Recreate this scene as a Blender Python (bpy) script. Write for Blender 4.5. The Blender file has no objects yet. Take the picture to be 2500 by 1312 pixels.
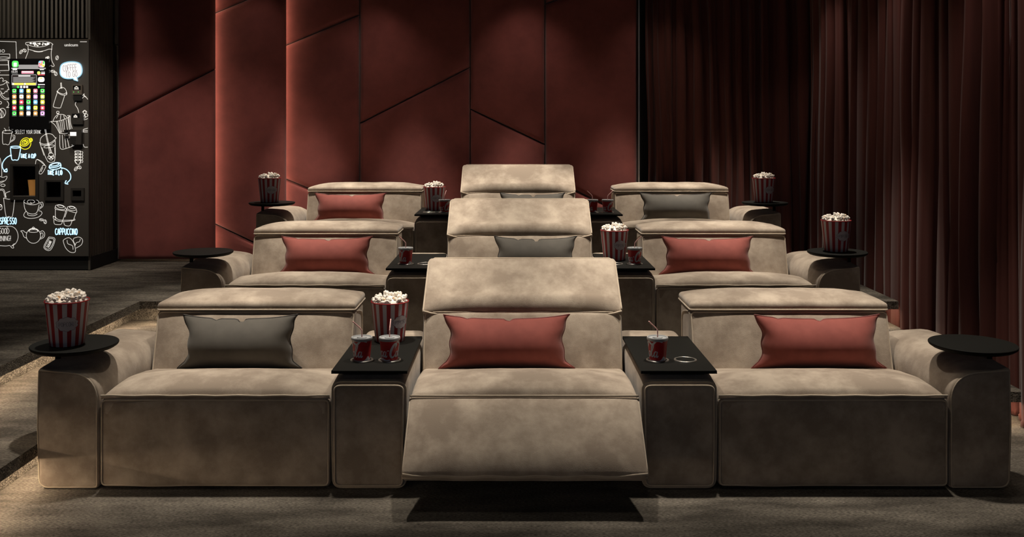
import bpy, math, random
from mathutils import Vector, noise, Matrix
PI = math.pi
sc = bpy.context.scene
C = sc.collection

# ---------------------------------------------------------------- camera
ZC = 1.57
cam_d = bpy.data.cameras.new('camera'); cam = bpy.data.objects.new('camera', cam_d); C.objects.link(cam)
cam_d.sensor_width = 36; cam_d.lens = 36 * 2300 / 2500
cam_d.shift_y = -(656 - 315) / 2500
cam_d.clip_start = 0.05
cam.location = (0, 0, ZC); cam.rotation_euler = (PI / 2, 0, 0)
sc.camera = cam
sc.view_settings.view_transform = 'Standard'; sc.view_settings.look = 'None'
sc.view_settings.gamma = 1; sc.view_settings.use_curve_mapping = False
sc.view_settings.exposure = 0.0

# ---------------------------------------------------------------- world and lamps
w = bpy.data.worlds.new('world'); sc.world = w; w.use_nodes = True
w.node_tree.nodes['Background'].inputs[0].default_value = (0.62, 0.55, 0.5, 1)
w.node_tree.nodes['Background'].inputs[1].default_value = 0.02

def spot(x, y, z, energy, size, blend, col, tx=None, ty=None, tz=0.0, rad=0.05):
    l = bpy.data.lights.new('downlight', 'SPOT'); l.energy = energy; l.spot_size = math.radians(size)
    l.spot_blend = blend; l.color = col; l.shadow_soft_size = rad
    o = bpy.data.objects.new('downlight', l); C.objects.link(o); o.location = (x, y, z)
    d = Vector(((x if tx is None else tx) - x, (y if ty is None else ty) - y, tz - z))
    o.rotation_euler = d.to_track_quat('-Z', 'Y').to_euler()
    return o

WARM = (1.0, 0.895, 0.755)
CX = 0.053
ROWS = [(4.10, 0.0), (5.875, 0.185), (7.60, 0.365)]      # front plane and floor height of each row
for (y0, z0) in ROWS:
    for xo in (-1.9, -0.95, 0.0, 0.95, 1.9):
        spot(CX + xo, y0 + 0.55, 3.15, 250 if y0 < 5 else (262 if y0 < 7 else 330), 50 if y0 < 7 else 38, 0.85, WARM, tx=CX + xo, ty=y0 + 0.62, tz=z0 + 0.4)
# wall washers close to the padded wall
for x, yy, e in ((-3.25, 7.1, 62), (-2.45, 7.1, 50)): spot(x, yy, 3.15, e, 46, 1.0, (1.0, 0.85, 0.72), tx=x, ty=8.55, tz=1.1, rad=0.04)
for x, e in ((-2.3, 5), (-1.25, 12), (0.12, 15), (1.35, 9)):
    spot(x, 8.2, 3.15, e, 75, 0.9, (1.0, 0.85, 0.72), tx=x, ty=8.6, tz=1.2, rad=0.04)
# aisle downlights at the left and at the front, plus added spots
spot(-3.05, 5.6, 3.15, 18, 60, 0.8, WARM)
spot(-3.4, 7.3, 3.15, 90, 60, 0.9, WARM, tx=-3.9, ty=7.2)
spot(-4.1, 6.6, 3.15, 85, 50, 0.9, WARM, tx=-4.0, ty=8.0, tz=1.2)
spot(-4.0, 7.0, 3.15, 26, 60, 0.9, WARM, tx=-4.0, ty=8.0, tz=2.6)  # extra spot added to brighten the slats above the machine
for yy in (5.2, 6.6, 7.9): spot(2.2, yy, 3.15, 15, 70, 0.9, (1, 0.85, 0.75), tx=2.8, ty=yy + 0.2, tz=1.2)  # spots added to lift the side curtain
spot(-2.6, 3.6, 3.15, 26, 60, 0.8, WARM)
spot(2.5, 4.6, 3.15, 16, 50, 0.8, WARM)
for x in (-1.4, 0.2, 1.8): spot(x, 3.0, 3.15, 11, 60, 0.9, WARM, ty=3.1)
# soft bluish fill light added behind the camera
l = bpy.data.lights.new('front_fill', 'AREA'); l.shape = 'RECTANGLE'; l.size = 3.6; l.size_y = 1.6; l.energy = 8; l.color = (0.74, 0.82, 1.0)
o = bpy.data.objects.new('front_fill', l); C.objects.link(o); o.location = (0, -1.6, 1.9); o.rotation_euler = (PI / 2, 0, 0)

# ---------------------------------------------------------------- materials
def mat(name, col, rough=0.6, metal=0.0, emit=None, estr=0.0):
    m = bpy.data.materials.new(name); m.use_nodes = True
    b = m.node_tree.nodes['Principled BSDF']
    b.inputs['Base Color'].default_value = (*col, 1); b.inputs['Roughness'].default_value = rough
    b.inputs['Metallic'].default_value = metal
    if emit:
        b.inputs['Emission Color'].default_value = (*emit, 1); b.inputs['Emission Strength'].default_value = estr
    return m

def noisy(name, c1, c2, scale=3.0, detail=6, rough=0.9, sheen=0.0, bump=0.0, bscale=300, stretch=(1, 1, 1), lo=0.35, hi=0.65, fine=None, bdist=0.002, rand=False):
    m = mat(name, c1, rough); nt = m.node_tree; b = nt.nodes['Principled BSDF']
    tc = nt.nodes.new('ShaderNodeTexCoord'); mp = nt.nodes.new('ShaderNodeMapping'); mp.inputs['Scale'].default_value = stretch
    nt.links.new(tc.outputs['Object'], mp.inputs['Vector'])
    n = nt.nodes.new('ShaderNodeTexNoise'); n.inputs['Scale'].default_value = scale; n.inputs['Detail'].default_value = detail
    n.inputs['Roughness'].default_value = 0.65
    nt.links.new(mp.outputs['Vector'], n.inputs['Vector'])
    if rand:
        oi = nt.nodes.new('ShaderNodeObjectInfo'); ml = nt.nodes.new('ShaderNodeMath'); ml.operation = 'MULTIPLY'; ml.inputs[1].default_value = 37
        nt.links.new(oi.outputs['Random'], ml.inputs[0]); n.noise_dimensions = '4D'; nt.links.new(ml.outputs[0], n.inputs['W'])
    r = nt.nodes.new('ShaderNodeValToRGB'); r.color_ramp.elements[0].position = lo; r.color_ramp.elements[1].position = hi
    r.color_ramp.elements[0].color = (*c1, 1); r.color_ramp.elements[1].color = (*c2, 1)
    nt.links.new(n.outputs['Fac'], r.inputs['Fac'])
    out = r.outputs['Color']
    f = nt.nodes.new('ShaderNodeTexNoise'); f.inputs['Scale'].default_value = bscale; f.inputs['Detail'].default_value = 2
    nt.links.new(tc.outputs['Object'] if fine is None else mp.outputs['Vector'], f.inputs['Vector'])
    if fine:
        mx = nt.nodes.new('ShaderNodeMix'); mx.data_type = 'RGBA'; mx.blend_type = 'MULTIPLY'; mx.inputs[0].default_value = 1
        rr = nt.nodes.new('ShaderNodeValToRGB'); rr.color_ramp.elements[0].position = 0.35; rr.color_ramp.elements[1].position = 0.65
        rr.color_ramp.elements[0].color = (fine, fine, fine, 1)
        nt.links.new(f.outputs['Fac'], rr.inputs['Fac']); nt.links.new(out, mx.inputs[6]); nt.links.new(rr.outputs['Color'], mx.inputs[7])
        out = mx.outputs[2]
    nt.links.new(out, b.inputs['Base Color'])
    if bump:
        bp = nt.nodes.new('ShaderNodeBump'); bp.inputs['Strength'].default_value = bump; bp.inputs['Distance'].default_value = bdist
        nt.links.new(f.outputs['Fac'], bp.inputs['Height']); nt.links.new(bp.outputs['Normal'], b.inputs['Normal'])
    b.inputs['Sheen Weight'].default_value = sheen
    b.inputs['Specular IOR Level'].default_value = 0.25
    return m

M = {}
M['suede'] = noisy('beige suede', (0.26, 0.208, 0.162), (0.44, 0.368, 0.295), 5.5, 10, 0.92, 0.2, 0.35, 260, lo=0.41, hi=0.63, rand=True)
M['suede_pipe'] = noisy('beige piping', (0.40, 0.33, 0.25), (0.5, 0.42, 0.33), 6, 4, 0.85, 0.2)
M['grey_velvet'] = noisy('grey velvet', (0.062, 0.056, 0.048), (0.085, 0.077, 0.066), 5, 4, 0.8, 0.15, 0.1, 500)
M['red_velvet'] = noisy('rust red velvet', (0.17, 0.038, 0.030), (0.235, 0.058, 0.046), 5, 4, 0.8, 0.15, 0.1, 500)
M['black_pipe'] = mat('dark piping', (0.02, 0.016, 0.014), 0.6)
M['red_pipe'] = mat('red piping', (0.16, 0.035, 0.03), 0.6)
M['wall_red'] = noisy('red wall velvet', (0.17, 0.042, 0.037), (0.27, 0.070, 0.060), 2.0, 8, 0.85, 0.3, 0.15, 240, lo=0.35, hi=0.7)
M['curtain'] = noisy('wine curtain velvet', (0.085, 0.024, 0.018), (0.12, 0.035, 0.027), 8, 3, 0.8, 0.12, stretch=(1, 1, 0.1))
M['carpet'] = noisy('charcoal carpet', (0.09, 0.078, 0.064), (0.30, 0.265, 0.22), 3.0, 10, 1.0, 0.0, 1.0, 130, stretch=(0.55, 1.8, 1), lo=0.38, hi=0.68, fine=0.35, bdist=0.006)
M['carpet_edge'] = noisy('carpet pile edge', (0.12, 0.105, 0.085), (0.27, 0.24, 0.2), 30, 4, 1.0, 0.0, 1.0, 130, fine=0.3, bdist=0.01)
M['black'] = mat('matt black metal', (0.007, 0.007, 0.006), 0.6)
M['black'].node_tree.nodes['Principled BSDF'].inputs['Specular IOR Level'].default_value = 0.12
M['steel'] = mat('brushed steel', (0.42, 0.40, 0.37), 0.35, 0.9)
M['slat'] = noisy('dark brown slat', (0.085, 0.075, 0.062), (0.125, 0.11, 0.09), 20, 3, 0.6, stretch=(1, 1, 0.1))
M['slat_back'] = mat('black backing', (0.008, 0.008, 0.008), 0.9)
M['dark_wall'] = mat('dark wall paint', (0.02, 0.018, 0.016), 0.9)
M['vend'] = mat('charcoal machine panel', (0.068, 0.061, 0.054), 0.5)
M['vend_dark'] = mat('dark machine frame', (0.03, 0.027, 0.024), 0.5)
M['glass_black'] = mat('black screen glass', (0.008, 0.008, 0.009), 0.15)
M['chalk'] = mat('glowing white line print', (0.8, 0.78, 0.74), 0.7, 0, (1, 0.97, 0.92), 0.42)  # plain print, given emission so the lines look more brightly lit
M['neon'] = mat('lit white drawing', (0.8, 0.9, 1), 0.7, 0, (0.75, 0.93, 1), 1.0)
M['neon_edge'] = mat('lit cyan edge', (0.5, 0.8, 1), 0.7, 0, (0.25, 0.72, 1), 0.5)
M['yellow_line'] = mat('yellow lit drawing', (0.8, 0.75, 0.05), 0.7, 0, (0.85, 0.78, 0.02), 0.9)
M['bubble_text'] = mat('grey bubble text', (0.35, 0.33, 0.38), 0.7, 0, (0.6, 0.58, 0.66), 0.10)
M['bubble'] = mat('lit speech bubble', (0.9, 0.9, 0.9), 0.7, 0, (1, 0.96, 0.95), 0.72)
M['led'] = mat('warm LED strip', (1, 0.8, 0.6), 0.5, 0, (1, 0.76, 0.52), 60)
M['led_wall'] = mat('warm wall LED strip', (1, 0.7, 0.5), 0.5, 0, (1, 0.70, 0.5), 16)
M['amber'] = mat('amber cup', (0.45, 0.2, 0.06), 0.5, 0, (0.8, 0.35, 0.08), 0.18)  # emission added so the cup shows up inside the dark hatch
M['paper_red'] = mat('red striped card', (0.33, 0.012, 0.016), 0.55)
M['paper_white'] = mat('white striped card', (0.52, 0.50, 0.54), 0.55)
M['badge'] = mat('pale badge card', (0.50, 0.47, 0.51), 0.5)
M['ink'] = mat('dark ink', (0.05, 0.05, 0.08), 0.6)
M['cup_red'] = mat('red cup card', (0.55, 0.012, 0.016), 0.4)
M['cup_white'] = mat('white cup print', (0.68, 0.68, 0.72), 0.5)
M['lid'] = mat('grey plastic lid', (0.36, 0.37, 0.38), 0.35)
M['straw'] = mat('pink straw', (0.72, 0.40, 0.38), 0.4)
M['popcorn'] = noisy('popcorn', (0.85, 0.80, 0.74), (0.75, 0.40, 0.12), 28, 2, 0.7, lo=0.58, hi=0.72)

# ---------------------------------------------------------------- helpers
def mesh_obj(name, verts, faces, m, parent=None, smooth=True, mats=None, fm=None, loc=None):
    me = bpy.data.meshes.new(name); me.from_pydata([tuple(v) for v in verts], [], faces)
    for mm in (mats or [m]): me.materials.append(mm)
    if fm:
        for p, i in zip(me.polygons, fm): p.material_index = i
    if smooth:
        for p in me.polygons: p.use_smooth = True
    me.update()
    o = bpy.data.objects.new(name, me); C.objects.link(o)
    if parent: o.parent = parent
    if loc: o.location = loc
    return o

def thing(name, label, cat, loc=(0, 0, 0), rz=0.0, group=None):
    o = bpy.data.objects.new(name, None); C.objects.link(o); o.empty_display_size = 0.1
    o.location = loc; o.rotation_euler = (0, 0, rz); o['label'] = label; o['category'] = cat
    if group: o['group'] = group
    return o

def tag(o, label, cat, group=None, kind=None):
    o['label'] = label; o['category'] = cat
    if group: o['group'] = group
    if kind: o['kind'] = kind
    return o

def dup(root, loc, rz, label, group=None):
    def rec(s, par):
        c = s.copy(); C.objects.link(c)
        if par: c.parent = par
        for ch in list(s.children): rec(ch, c)
        return c
    r = rec(root, None); r.location = loc; r.rotation_euler = (0, 0, rz); r['label'] = label
    if group: r['group'] = group
    return r

class MB:
    def __init__(s): s.v = []; s.f = []; s.m = []
    def add(s, v, f, mi=0):
        n = len(s.v); s.v += [tuple(a) for a in v]; s.f += [tuple(i + n for i in q) for q in f]; s.m += [mi] * len(f)
    def box(s, x0, x1, y0, y1, z0, z1, mi=0):
        v = [(x, y, z) for x in (x0, x1) for y in (y0, y1) for z in (z0, z1)]
        s.add(v, [(0, 1, 3, 2), (4, 6, 7, 5), (0, 4, 5, 1), (2, 3, 7, 6), (0, 2, 6, 4), (1, 5, 7, 3)], mi)
    def tube(s, path, r, n=6, closed=False, mi=0):
        P = [Vector(p) for p in path]; N = len(P); v = []; f = []; up = None
        for i, p in enumerate(P):
            if closed: t = P[(i + 1) % N] - P[i - 1]
            else: t = P[min(i + 1, N - 1)] - P[max(i - 1, 0)]
            if t.length < 1e-9: t = Vector((0, 0, 1))
            t.normalize()
            if up is None: up = t.orthogonal().normalized()
            else:
                up = (up - t * up.dot(t)); up = up.normalized() if up.length > 1e-6 else t.orthogonal().normalized()
            b = t.cross(up)
            rr = r[i] if isinstance(r, (list, tuple)) else r
            for k in range(n):
                a = 2 * PI * k / n; v.append(p + (up * math.cos(a) + b * math.sin(a)) * rr)
        for i in range(N if closed else N - 1):
            j = (i + 1) % N
            for k in range(n):
                l = (k + 1) % n; f.append((i * n + k, i * n + l, j * n + l, j * n + k))
        if not closed: f.append(tuple(range(n))[::-1]); f.append(tuple((N - 1) * n + k for k in range(n)))
        s.add(v, f, mi)
    def lathe(s, prof, cx=0, cy=0, cz=0, n=40, mi=0, cap0=True, cap1=True, stripe=None):
        v = []; f = []
        for (r, z) in prof:
            for k in range(n):
                a = 2 * PI * k / n - PI / 2; v.append((cx + r * math.cos(a), cy + r * math.sin(a), cz + z))
        base = len(s.v); s.v += v
        for i in range(len(prof) - 1):
            for k in range(n):
                l = (k + 1) % n
                s.f.append((base + i * n + k, base + i * n + l, base + (i + 1) * n + l, base + (i + 1) * n + k))
                s.m.append(stripe(i, k) if stripe else mi)
        if cap0: s.f.append(tuple(base + k for k in range(n))[::-1]); s.m.append(mi)
        if cap1: s.f.append(tuple(base + (len(prof) - 1) * n + k for k in range(n))); s.m.append(mi)
    def split_build(s, name, mats, parent):
        n = len(s.v); par = list(range(n))
        def find(a):
            while par[a] != a: par[a] = par[par[a]]; a = par[a]
            return a
        for f in s.f:
            for q in f[1:]:
                a, b = find(f[0]), find(q)
                if a != b: par[b] = a
        grp = {}
        for f in s.f: grp.setdefault(find(f[0]), []).append(f)
        out = []
        for fs in grp.values():
            ids = sorted({i for f in fs for i in f}); mp = {a: k for k, a in enumerate(ids)}
            out.append(mesh_obj(name, [s.v[i] for i in ids], [tuple(mp[i] for i in f) for f in fs], mats, parent))
        return out
    def build(s, name, mats, parent=None, smooth=True, loc=None):
        if not isinstance(mats, list): mats = [mats]
        return mesh_obj(name, s.v, s.f, None, parent, smooth, mats, s.m, loc)

def soften(o, ang=40):
    me = o.data
    me.set_sharp_from_angle(angle=math.radians(ang))
    return o

def rbox_data(lo, hi, r, seg=0.06, fn=None, k=4, wr=0.0, seed=0.0):
    """rounded, finely divided upholstery block"""
    ax = []
    for a in range(3):
        L, H = lo[a], hi[a]; rr = min(r, (H - L) / 2 - 1e-4)
        c = [L + rr * (1 - math.cos(PI / 2 * i / k)) * 1.0 for i in range(k)]
        n = max(1, int((H - L - 2 * rr) / seg)); c += [L + rr + (H - L - 2 * rr) * i / n for i in range(n + 1)]
        c += [H - rr * (1 - math.cos(PI / 2 * i / k)) for i in range(k - 1, -1, -1)]
        ax.append(c)
    idx = {}; V = []; F = []
    def vid(i, j, l):
        key = (i, j, l)
        if key in idx: return idx[key]
        p = Vector((ax[0][i], ax[1][j], ax[2][l]))
        q = Vector([min(max(p[a], lo[a] + min(r, (hi[a] - lo[a]) / 2 - 1e-4)), hi[a] - min(r, (hi[a] - lo[a]) / 2 - 1e-4)) for a in range(3)])
        d = p - q
        if d.length > 1e-9:
            rx = max(abs(d[0]), abs(d[1]), abs(d[2])); p = q + d.normalized() * rx if rx < r * 0.999 else q + d.normalized() * r
        if wr:
            nn = noise.noise_vector(p * 7 + Vector((seed, seed * 2, 0))) * wr
            p = p + nn
        if fn: p = Vector(fn(p[0], p[1], p[2]))
        idx[key] = len(V); V.append(p); return idx[key]
    X, Y, Z = len(ax[0]), len(ax[1]), len(ax[2])
    for i in range(X - 1):
        for j in range(Y - 1):
            F.append((vid(i, j, 0), vid(i, j + 1, 0), vid(i + 1, j + 1, 0), vid(i + 1, j, 0)))
            F.append((vid(i, j, Z - 1), vid(i + 1, j, Z - 1), vid(i + 1, j + 1, Z - 1), vid(i, j + 1, Z - 1)))
    for i in range(X - 1):
        for l in range(Z - 1):
            F.append((vid(i, 0, l), vid(i + 1, 0, l), vid(i + 1, 0, l + 1), vid(i, 0, l + 1)))
            F.append((vid(i, Y - 1, l), vid(i, Y - 1, l + 1), vid(i + 1, Y - 1, l + 1), vid(i + 1, Y - 1, l)))
    for j in range(Y - 1):
        for l in range(Z - 1):
            F.append((vid(0, j, l), vid(0, j, l + 1), vid(0, j + 1, l + 1), vid(0, j + 1, l)))
            F.append((vid(X - 1, j, l), vid(X - 1, j + 1, l), vid(X - 1, j + 1, l + 1), vid(X - 1, j, l + 1)))
    return V, F

def rbox(name, lo, hi, r, m, parent, **kw):
    V, F = rbox_data(lo, hi, r, **kw)
    return mesh_obj(name, V, F, m, parent)

def round_profile(pts, rad, k=8):
    """closed 2D polygon with a radius per corner"""
    out = []; n = len(pts)
    for i in range(n):
        p = Vector(pts[i]); a = Vector(pts[i - 1]) - p; b = Vector(pts[(i + 1) % n]) - p
        r = rad[i]
        if r < 1e-6: out.append(p); continue
        a.normalize(); b.normalize(); ang = a.angle(b); t = r / math.tan(ang / 2)
        p0 = p + a * t; p1 = p + b * t
        for s in range(k + 1):
            u = s / k
            # quadratic blend close to an arc
            q = p0 * (1 - u) ** 2 + p * 2 * u * (1 - u) + p1 * u ** 2
            out.append(q)
    return out

def refine(pts, step):
    out = []
    n = len(pts)
    for i in range(n):
        a = Vector(pts[i]); b = Vector(pts[(i + 1) % n]); L = (b - a).length; k = max(1, int(L / step))
        for s in range(k): out.append(a + (b - a) * s / k)
    return out

def offset_loop(P, d):
    n = len(P); out = []
    for i in range(n):
        e1 = (P[i] - P[i - 1]); e2 = (P[(i + 1) % n] - P[i])
        e1 = e1.normalized() if e1.length > 1e-9 else Vector((0, 0)); e2 = e2.normalized() if e2.length > 1e-9 else e1
        t = (e1 + e2)
        t = t.normalized() if t.length > 1e-9 else e2
        nrm = Vector((-t.y, t.x))                      # left normal: inside for a CCW loop
        out.append(P[i] + nrm * d)
    return out

def loft(name, prof, y0, y1, r, m, parent, fn=None, ny=12, k=5, wr=0.0):
    """x-z profile (CCW as seen from the camera) extruded along y with rounded ends"""
    st = []
    for i in range(k): a = PI / 2 * i / k; st.append((y0 + r * (1 - math.sin(a)), r * (1 - math.cos(PI / 2 - a)) if False else r * (1 - math.sin(a)), 0))
    V = []; F = []; loops = []
    ys = [(y0 + r * (1 - math.cos(a)), r * (1 - math.sin(a))) for a in [PI / 2 * i / k for i in range(k)]]
    ys += [(y0 + r + (y1 - y0 - 2 * r) * i / ny, 0) for i in range(ny + 1)]
    ys += [(y1 - r * (1 - math.cos(a)), r * (1 - math.sin(a))) for a in [PI / 2 * i / k for i in range(k - 1, -1, -1)]]
    n = len(prof)
    for (y, ins) in ys:
        L = offset_loop(prof, ins)
        for q in L:
            p = Vector((q.x, y, q.y))
            if wr: p = p + noise.noise_vector(p * 6) * wr
            if fn: p = Vector(fn(p.x, p.y, p.z))
            V.append(p)
    for i in range(len(ys) - 1):
        for j in range(n):
            l = (j + 1) % n; F.append((i * n + j, i * n + l, (i + 1) * n + l, (i + 1) * n + j))
    for base, flip in ((0, True), ((len(ys) - 1) * n, False)):
        cen = sum((V[base + j] for j in range(n)), Vector()) / n; prev = base
        for sc_ in (0.93, 0.8, 0.5, 0.2):
            nb = len(V)
            for j in range(n): V.append(cen + (V[base + j] - cen) * sc_)
            for j in range(n):
                l = (j + 1) % n; q = (prev + j, prev + l, nb + l, nb + j); F.append(q[::-1] if not flip else q)
                if flip: F[-1] = q[::-1]
                else: F[-1] = q
            prev = nb
        ci = len(V); V.append(cen)
        for j in range(n):
            q = (prev + j, prev + (j + 1) % n, ci); F.append(q[::-1] if flip else q)
    F = [f[::-1] for f in F]
    return mesh_obj(name, V, F, m, parent)

def catmull(pts, n=6, closed=False):
    P = [Vector(p) for p in pts]; N = len(P); out = []
    if N < 3: return P
    rng = range(N if closed else N - 1)
    for i in rng:
        p0 = P[i - 1] if (closed or i > 0) else P[0]; p1 = P[i]; p2 = P[(i + 1) % N]
        p3 = P[(i + 2) % N] if (closed or i + 2 < N) else P[-1]
        for s in range(n):
            t = s / n
            out.append(0.5 * ((2 * p1) + (p2 - p0) * t + (2 * p0 - 5 * p1 + 4 * p2 - p3) * t * t + (3 * p1 - p0 - 3 * p2 + p3) * t ** 3))
    if not closed: out.append(P[-1])
    return out

def ribbon2d(pts, w, closed=False):
    """flat ribbon along a 2D polyline -> verts2d, faces"""
    P = [Vector(p) for p in pts]; N = len(P); V = []; F = []
    for i in range(N):
        if closed: t = P[(i + 1) % N] - P[i - 1]
        else: t = P[min(i + 1, N - 1)] - P[max(i - 1, 0)]
        t = t.normalized() if t.length > 1e-9 else Vector((1, 0))
        n = Vector((-t.y, t.x)); ww = w[i] if isinstance(w, list) else w
        V += [P[i] + n * ww / 2, P[i] - n * ww / 2]
    for i in range(N if closed else N - 1):
        j = (i + 1) % N; F.append((2 * i, 2 * i + 1, 2 * j + 1, 2 * j))
    return V, F

# hand-drawn capital letters as strokes in a 0..1 box, y up
GL = {
 'A': [[(0, 0), (.5, 1), (1, 0)], [(.2, .38), (.8, .38)]], 'C': [[(1, .85), (.6, 1), (.1, .75), (.1, .25), (.6, 0), (1, .15)]],
 'D': [[(0, 0), (0, 1), (.6, .9), (1, .5), (.6, .08), (0, 0)]], 'E': [[(1, 1), (0, 1), (0, 0), (1, 0)], [(0, .52), (.75, .52)]],
 'F': [[(1, 1), (0, 1), (0, 0)], [(0, .52), (.75, .52)]], 'G': [[(1, .85), (.5, 1), (.08, .7), (.08, .25), (.5, 0), (1, .2), (1, .48), (.6, .48)]],
 'I': [[(.5, 0), (.5, 1)]], 'K': [[(0, 0), (0, 1)], [(1, 1), (0, .45), (1, 0)]], 'L': [[(0, 1), (0, 0), (.9, 0)]],
 'M': [[(0, 0), (.1, 1), (.5, .35), (.9, 1), (1, 0)]], 'N': [[(0, 0), (0, 1), (1, 0), (1, 1)]],
 'O': [[(.5, 1), (.05, .75), (.05, .25), (.5, 0), (.95, .25), (.95, .75), (.5, 1)]], 'P': [[(0, 0), (0, 1), (.8, .95), (.9, .6), (.7, .48), (0, .45)]],
 'R': [[(0, 0), (0, 1), (.8, .95), (.9, .62), (.7, .5), (0, .45)], [(.45, .45), (1, 0)]], 'S': [[(.95, .88), (.5, 1), (.08, .8), (.2, .55), (.8, .45), (.95, .2), (.5, 0), (.03, .12)]],
 'T': [[(0, 1), (1, 1)], [(.5, 1), (.5, 0)]], 'U': [[(0, 1), (.05, .2), (.5, 0), (.95, .2), (1, 1)]], 'Y': [[(0, 1), (.5, .5), (1, 1)], [(.5, .5), (.5, 0)]],
 '!': [[(.5, 1), (.5, .3)], [(.5, .1), (.5, 0)]], '1': [[(.2, .8), (.5, 1), (.5, 0)]], '0': [[(.5, 1), (.05, .75), (.05, .25), (.5, 0), (.95, .25), (.95, .75), (.5, 1)]],
 '3': [[(.05, .9), (.5, 1), (.9, .78), (.5, .53), (.95, .25), (.5, 0), (.05, .1)]], '4': [[(.75, 0), (.75, 1), (0, .3), (1, .3)]], ':': [[(.5, .75), (.5, .65)], [(.5, .35), (.5, .25)]],
}
def strokes_text(txt, x, y, h, lw, gap, slant=0.0, rot=0.0):
    """list of 2D polylines; x,y = lower left, y up"""
    out = []; cx = 0
    for ch in txt:
        if ch == ' ': cx += lw * 0.9; continue
        wd = lw * (0.25 if ch in 'I!:' else 1)
        for st in GL[ch]:
            p = [(cx + (q[0] if wd == lw else 0.5) * wd + slant * q[1] * h, q[1] * h) for q in st]
            c, s = math.cos(rot), math.sin(rot)
            out.append([(x + a * c - b * s, y + a * s + b * c) for a, b in p])
        cx += wd + gap
    return out

# ---------------------------------------------------------------- room structure
def struct(o): o['kind'] = 'structure'; return o

L1, L2 = ROWS[1][1], ROWS[2][1]
XR = 2.70            # platforms end just inside the side curtain
# lowest floor
b = MB(); b.box(-6.2, 3.3, -2.2, 9.2, -0.12, 0.0)
struct(b.build('floor', M['carpet'], smooth=False))

def slab(name, poly, z0, z1, mt):
    """flat slab from a plan polygon (CCW)"""
    n = len(poly); V = [(x, y, z1) for x, y in poly] + [(x, y, z0) for x, y in poly]
    F = [tuple(range(n)), tuple(range(2 * n - 1, n - 1, -1))]
    for i in range(n): j = (i + 1) % n; F.append((i, i + n, j + n, j))
    fm = [0, 0] + [1] * n
    return mesh_obj(name, V, F, None, None, False, mt, fm)

SX = 2.16            # the platforms are notched behind the sofa
T = 0.055
def platform(n, z, ztop_side_x, front_y, notch_y, side_front_y, riser_back, below):
    nose = [(-6.2, side_front_y), (ztop_side_x, side_front_y), (ztop_side_x, front_y), (CX - SX, front_y), (CX - SX, notch_y), (CX + SX, notch_y), (CX + SX, front_y), (XR, front_y), (XR, 9.2), (-6.2, 9.2)]
    if CX - SX < ztop_side_x + 0.001:
        nose = [(-6.2, side_front_y), (ztop_side_x, side_front_y), (ztop_side_x, notch_y), (CX + SX, notch_y), (CX + SX, front_y), (XR, front_y), (XR, 9.2), (-6.2, 9.2)]
    o = slab('trim_%d' % n, nose, z - T, z, [M['carpet'], M['carpet_edge']]); struct(o)
    rb = riser_back
    core = [(-6.2, side_front_y), (ztop_side_x - rb * 0.6, side_front_y), (ztop_side_x - rb * 0.6, front_y + rb), (CX - SX - 0.05, front_y + rb), (CX - SX - 0.05, notch_y + 0.03), (CX + SX + 0.05, notch_y + 0.03), (CX + SX + 0.05, front_y + rb), (XR, front_y + rb), (XR, 9.2), (-6.2, 9.2)]
    if CX - SX < ztop_side_x + 0.001:
        core = [(-6.2, side_front_y), (ztop_side_x - rb * 0.6, side_front_y), (ztop_side_x - rb * 0.6, notch_y + 0.03), (CX + SX + 0.05, notch_y + 0.03), (CX + SX + 0.05, front_y + rb), (XR, front_y + rb), (XR, 9.2), (-6.2, 9.2)]
    o = slab('floor_tier_%d' % n, core, below, z - T, [M['carpet'], M['carpet_edge']]); struct(o)
platform(1, L1, -2.085, 4.96, 5.16, -2.2, 0.22, 0.0)
platform(2, L2, -2.60, 6.58, 6.95, -2.2, 0.26, L1)
# warm LED strips tucked under the nosings
def led(name, x0, x1, y0, y1, z, m=M['led'], label=None):
    b = MB(); b.box(x0, x1, y0, y1, z - 0.005, z)
    o = b.build(name, m, smooth=False); tag(o, label, 'light strip', 'LED strips under the step edges'); return o
led('led_strip', -2.67, -2.655, 0.5, 6.60, L2 - T, label='warm LED strip under the edge of the raised left aisle')
led('led_strip', -2.60, CX - SX - 0.02, 6.665, 6.68, L2 - T, label='warm LED strip under the upper step edge left of the second row')
led('led_strip', CX + SX + 0.02, XR - 0.02, 6.665, 6.68, L2 - T, label='warm LED strip under the upper step edge right of the second row')
led('led_strip', -2.145, -2.13, 0.5, 5.1, L1 - T, label='warm LED strip under the low step edge beside the left front armrest')
led('led_strip', CX + SX + 0.02, XR - 0.02, 5.05, 5.065, L1 - T, label='warm LED strip under the lower step edge by the side curtain')

# ceiling, side walls, rear wall
b = MB(); b.box(-6.2, 3.3, -2.2, 9.2, 3.25, 3.35); struct(b.build('ceiling', M['dark_wall'], smooth=False))
b = MB(); b.box(3.12, 3.3, -2.2, 9.2, 0, 3.25); struct(b.build('wall_right', M['dark_wall'], smooth=False))
wb = MB(); wb.box(-6.2, 3.12, 8.92, 9.2, L2 + 0.002, 3.25); wall = struct(wb.build('wall_back', M['dark_wall'], smooth=False))

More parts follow.
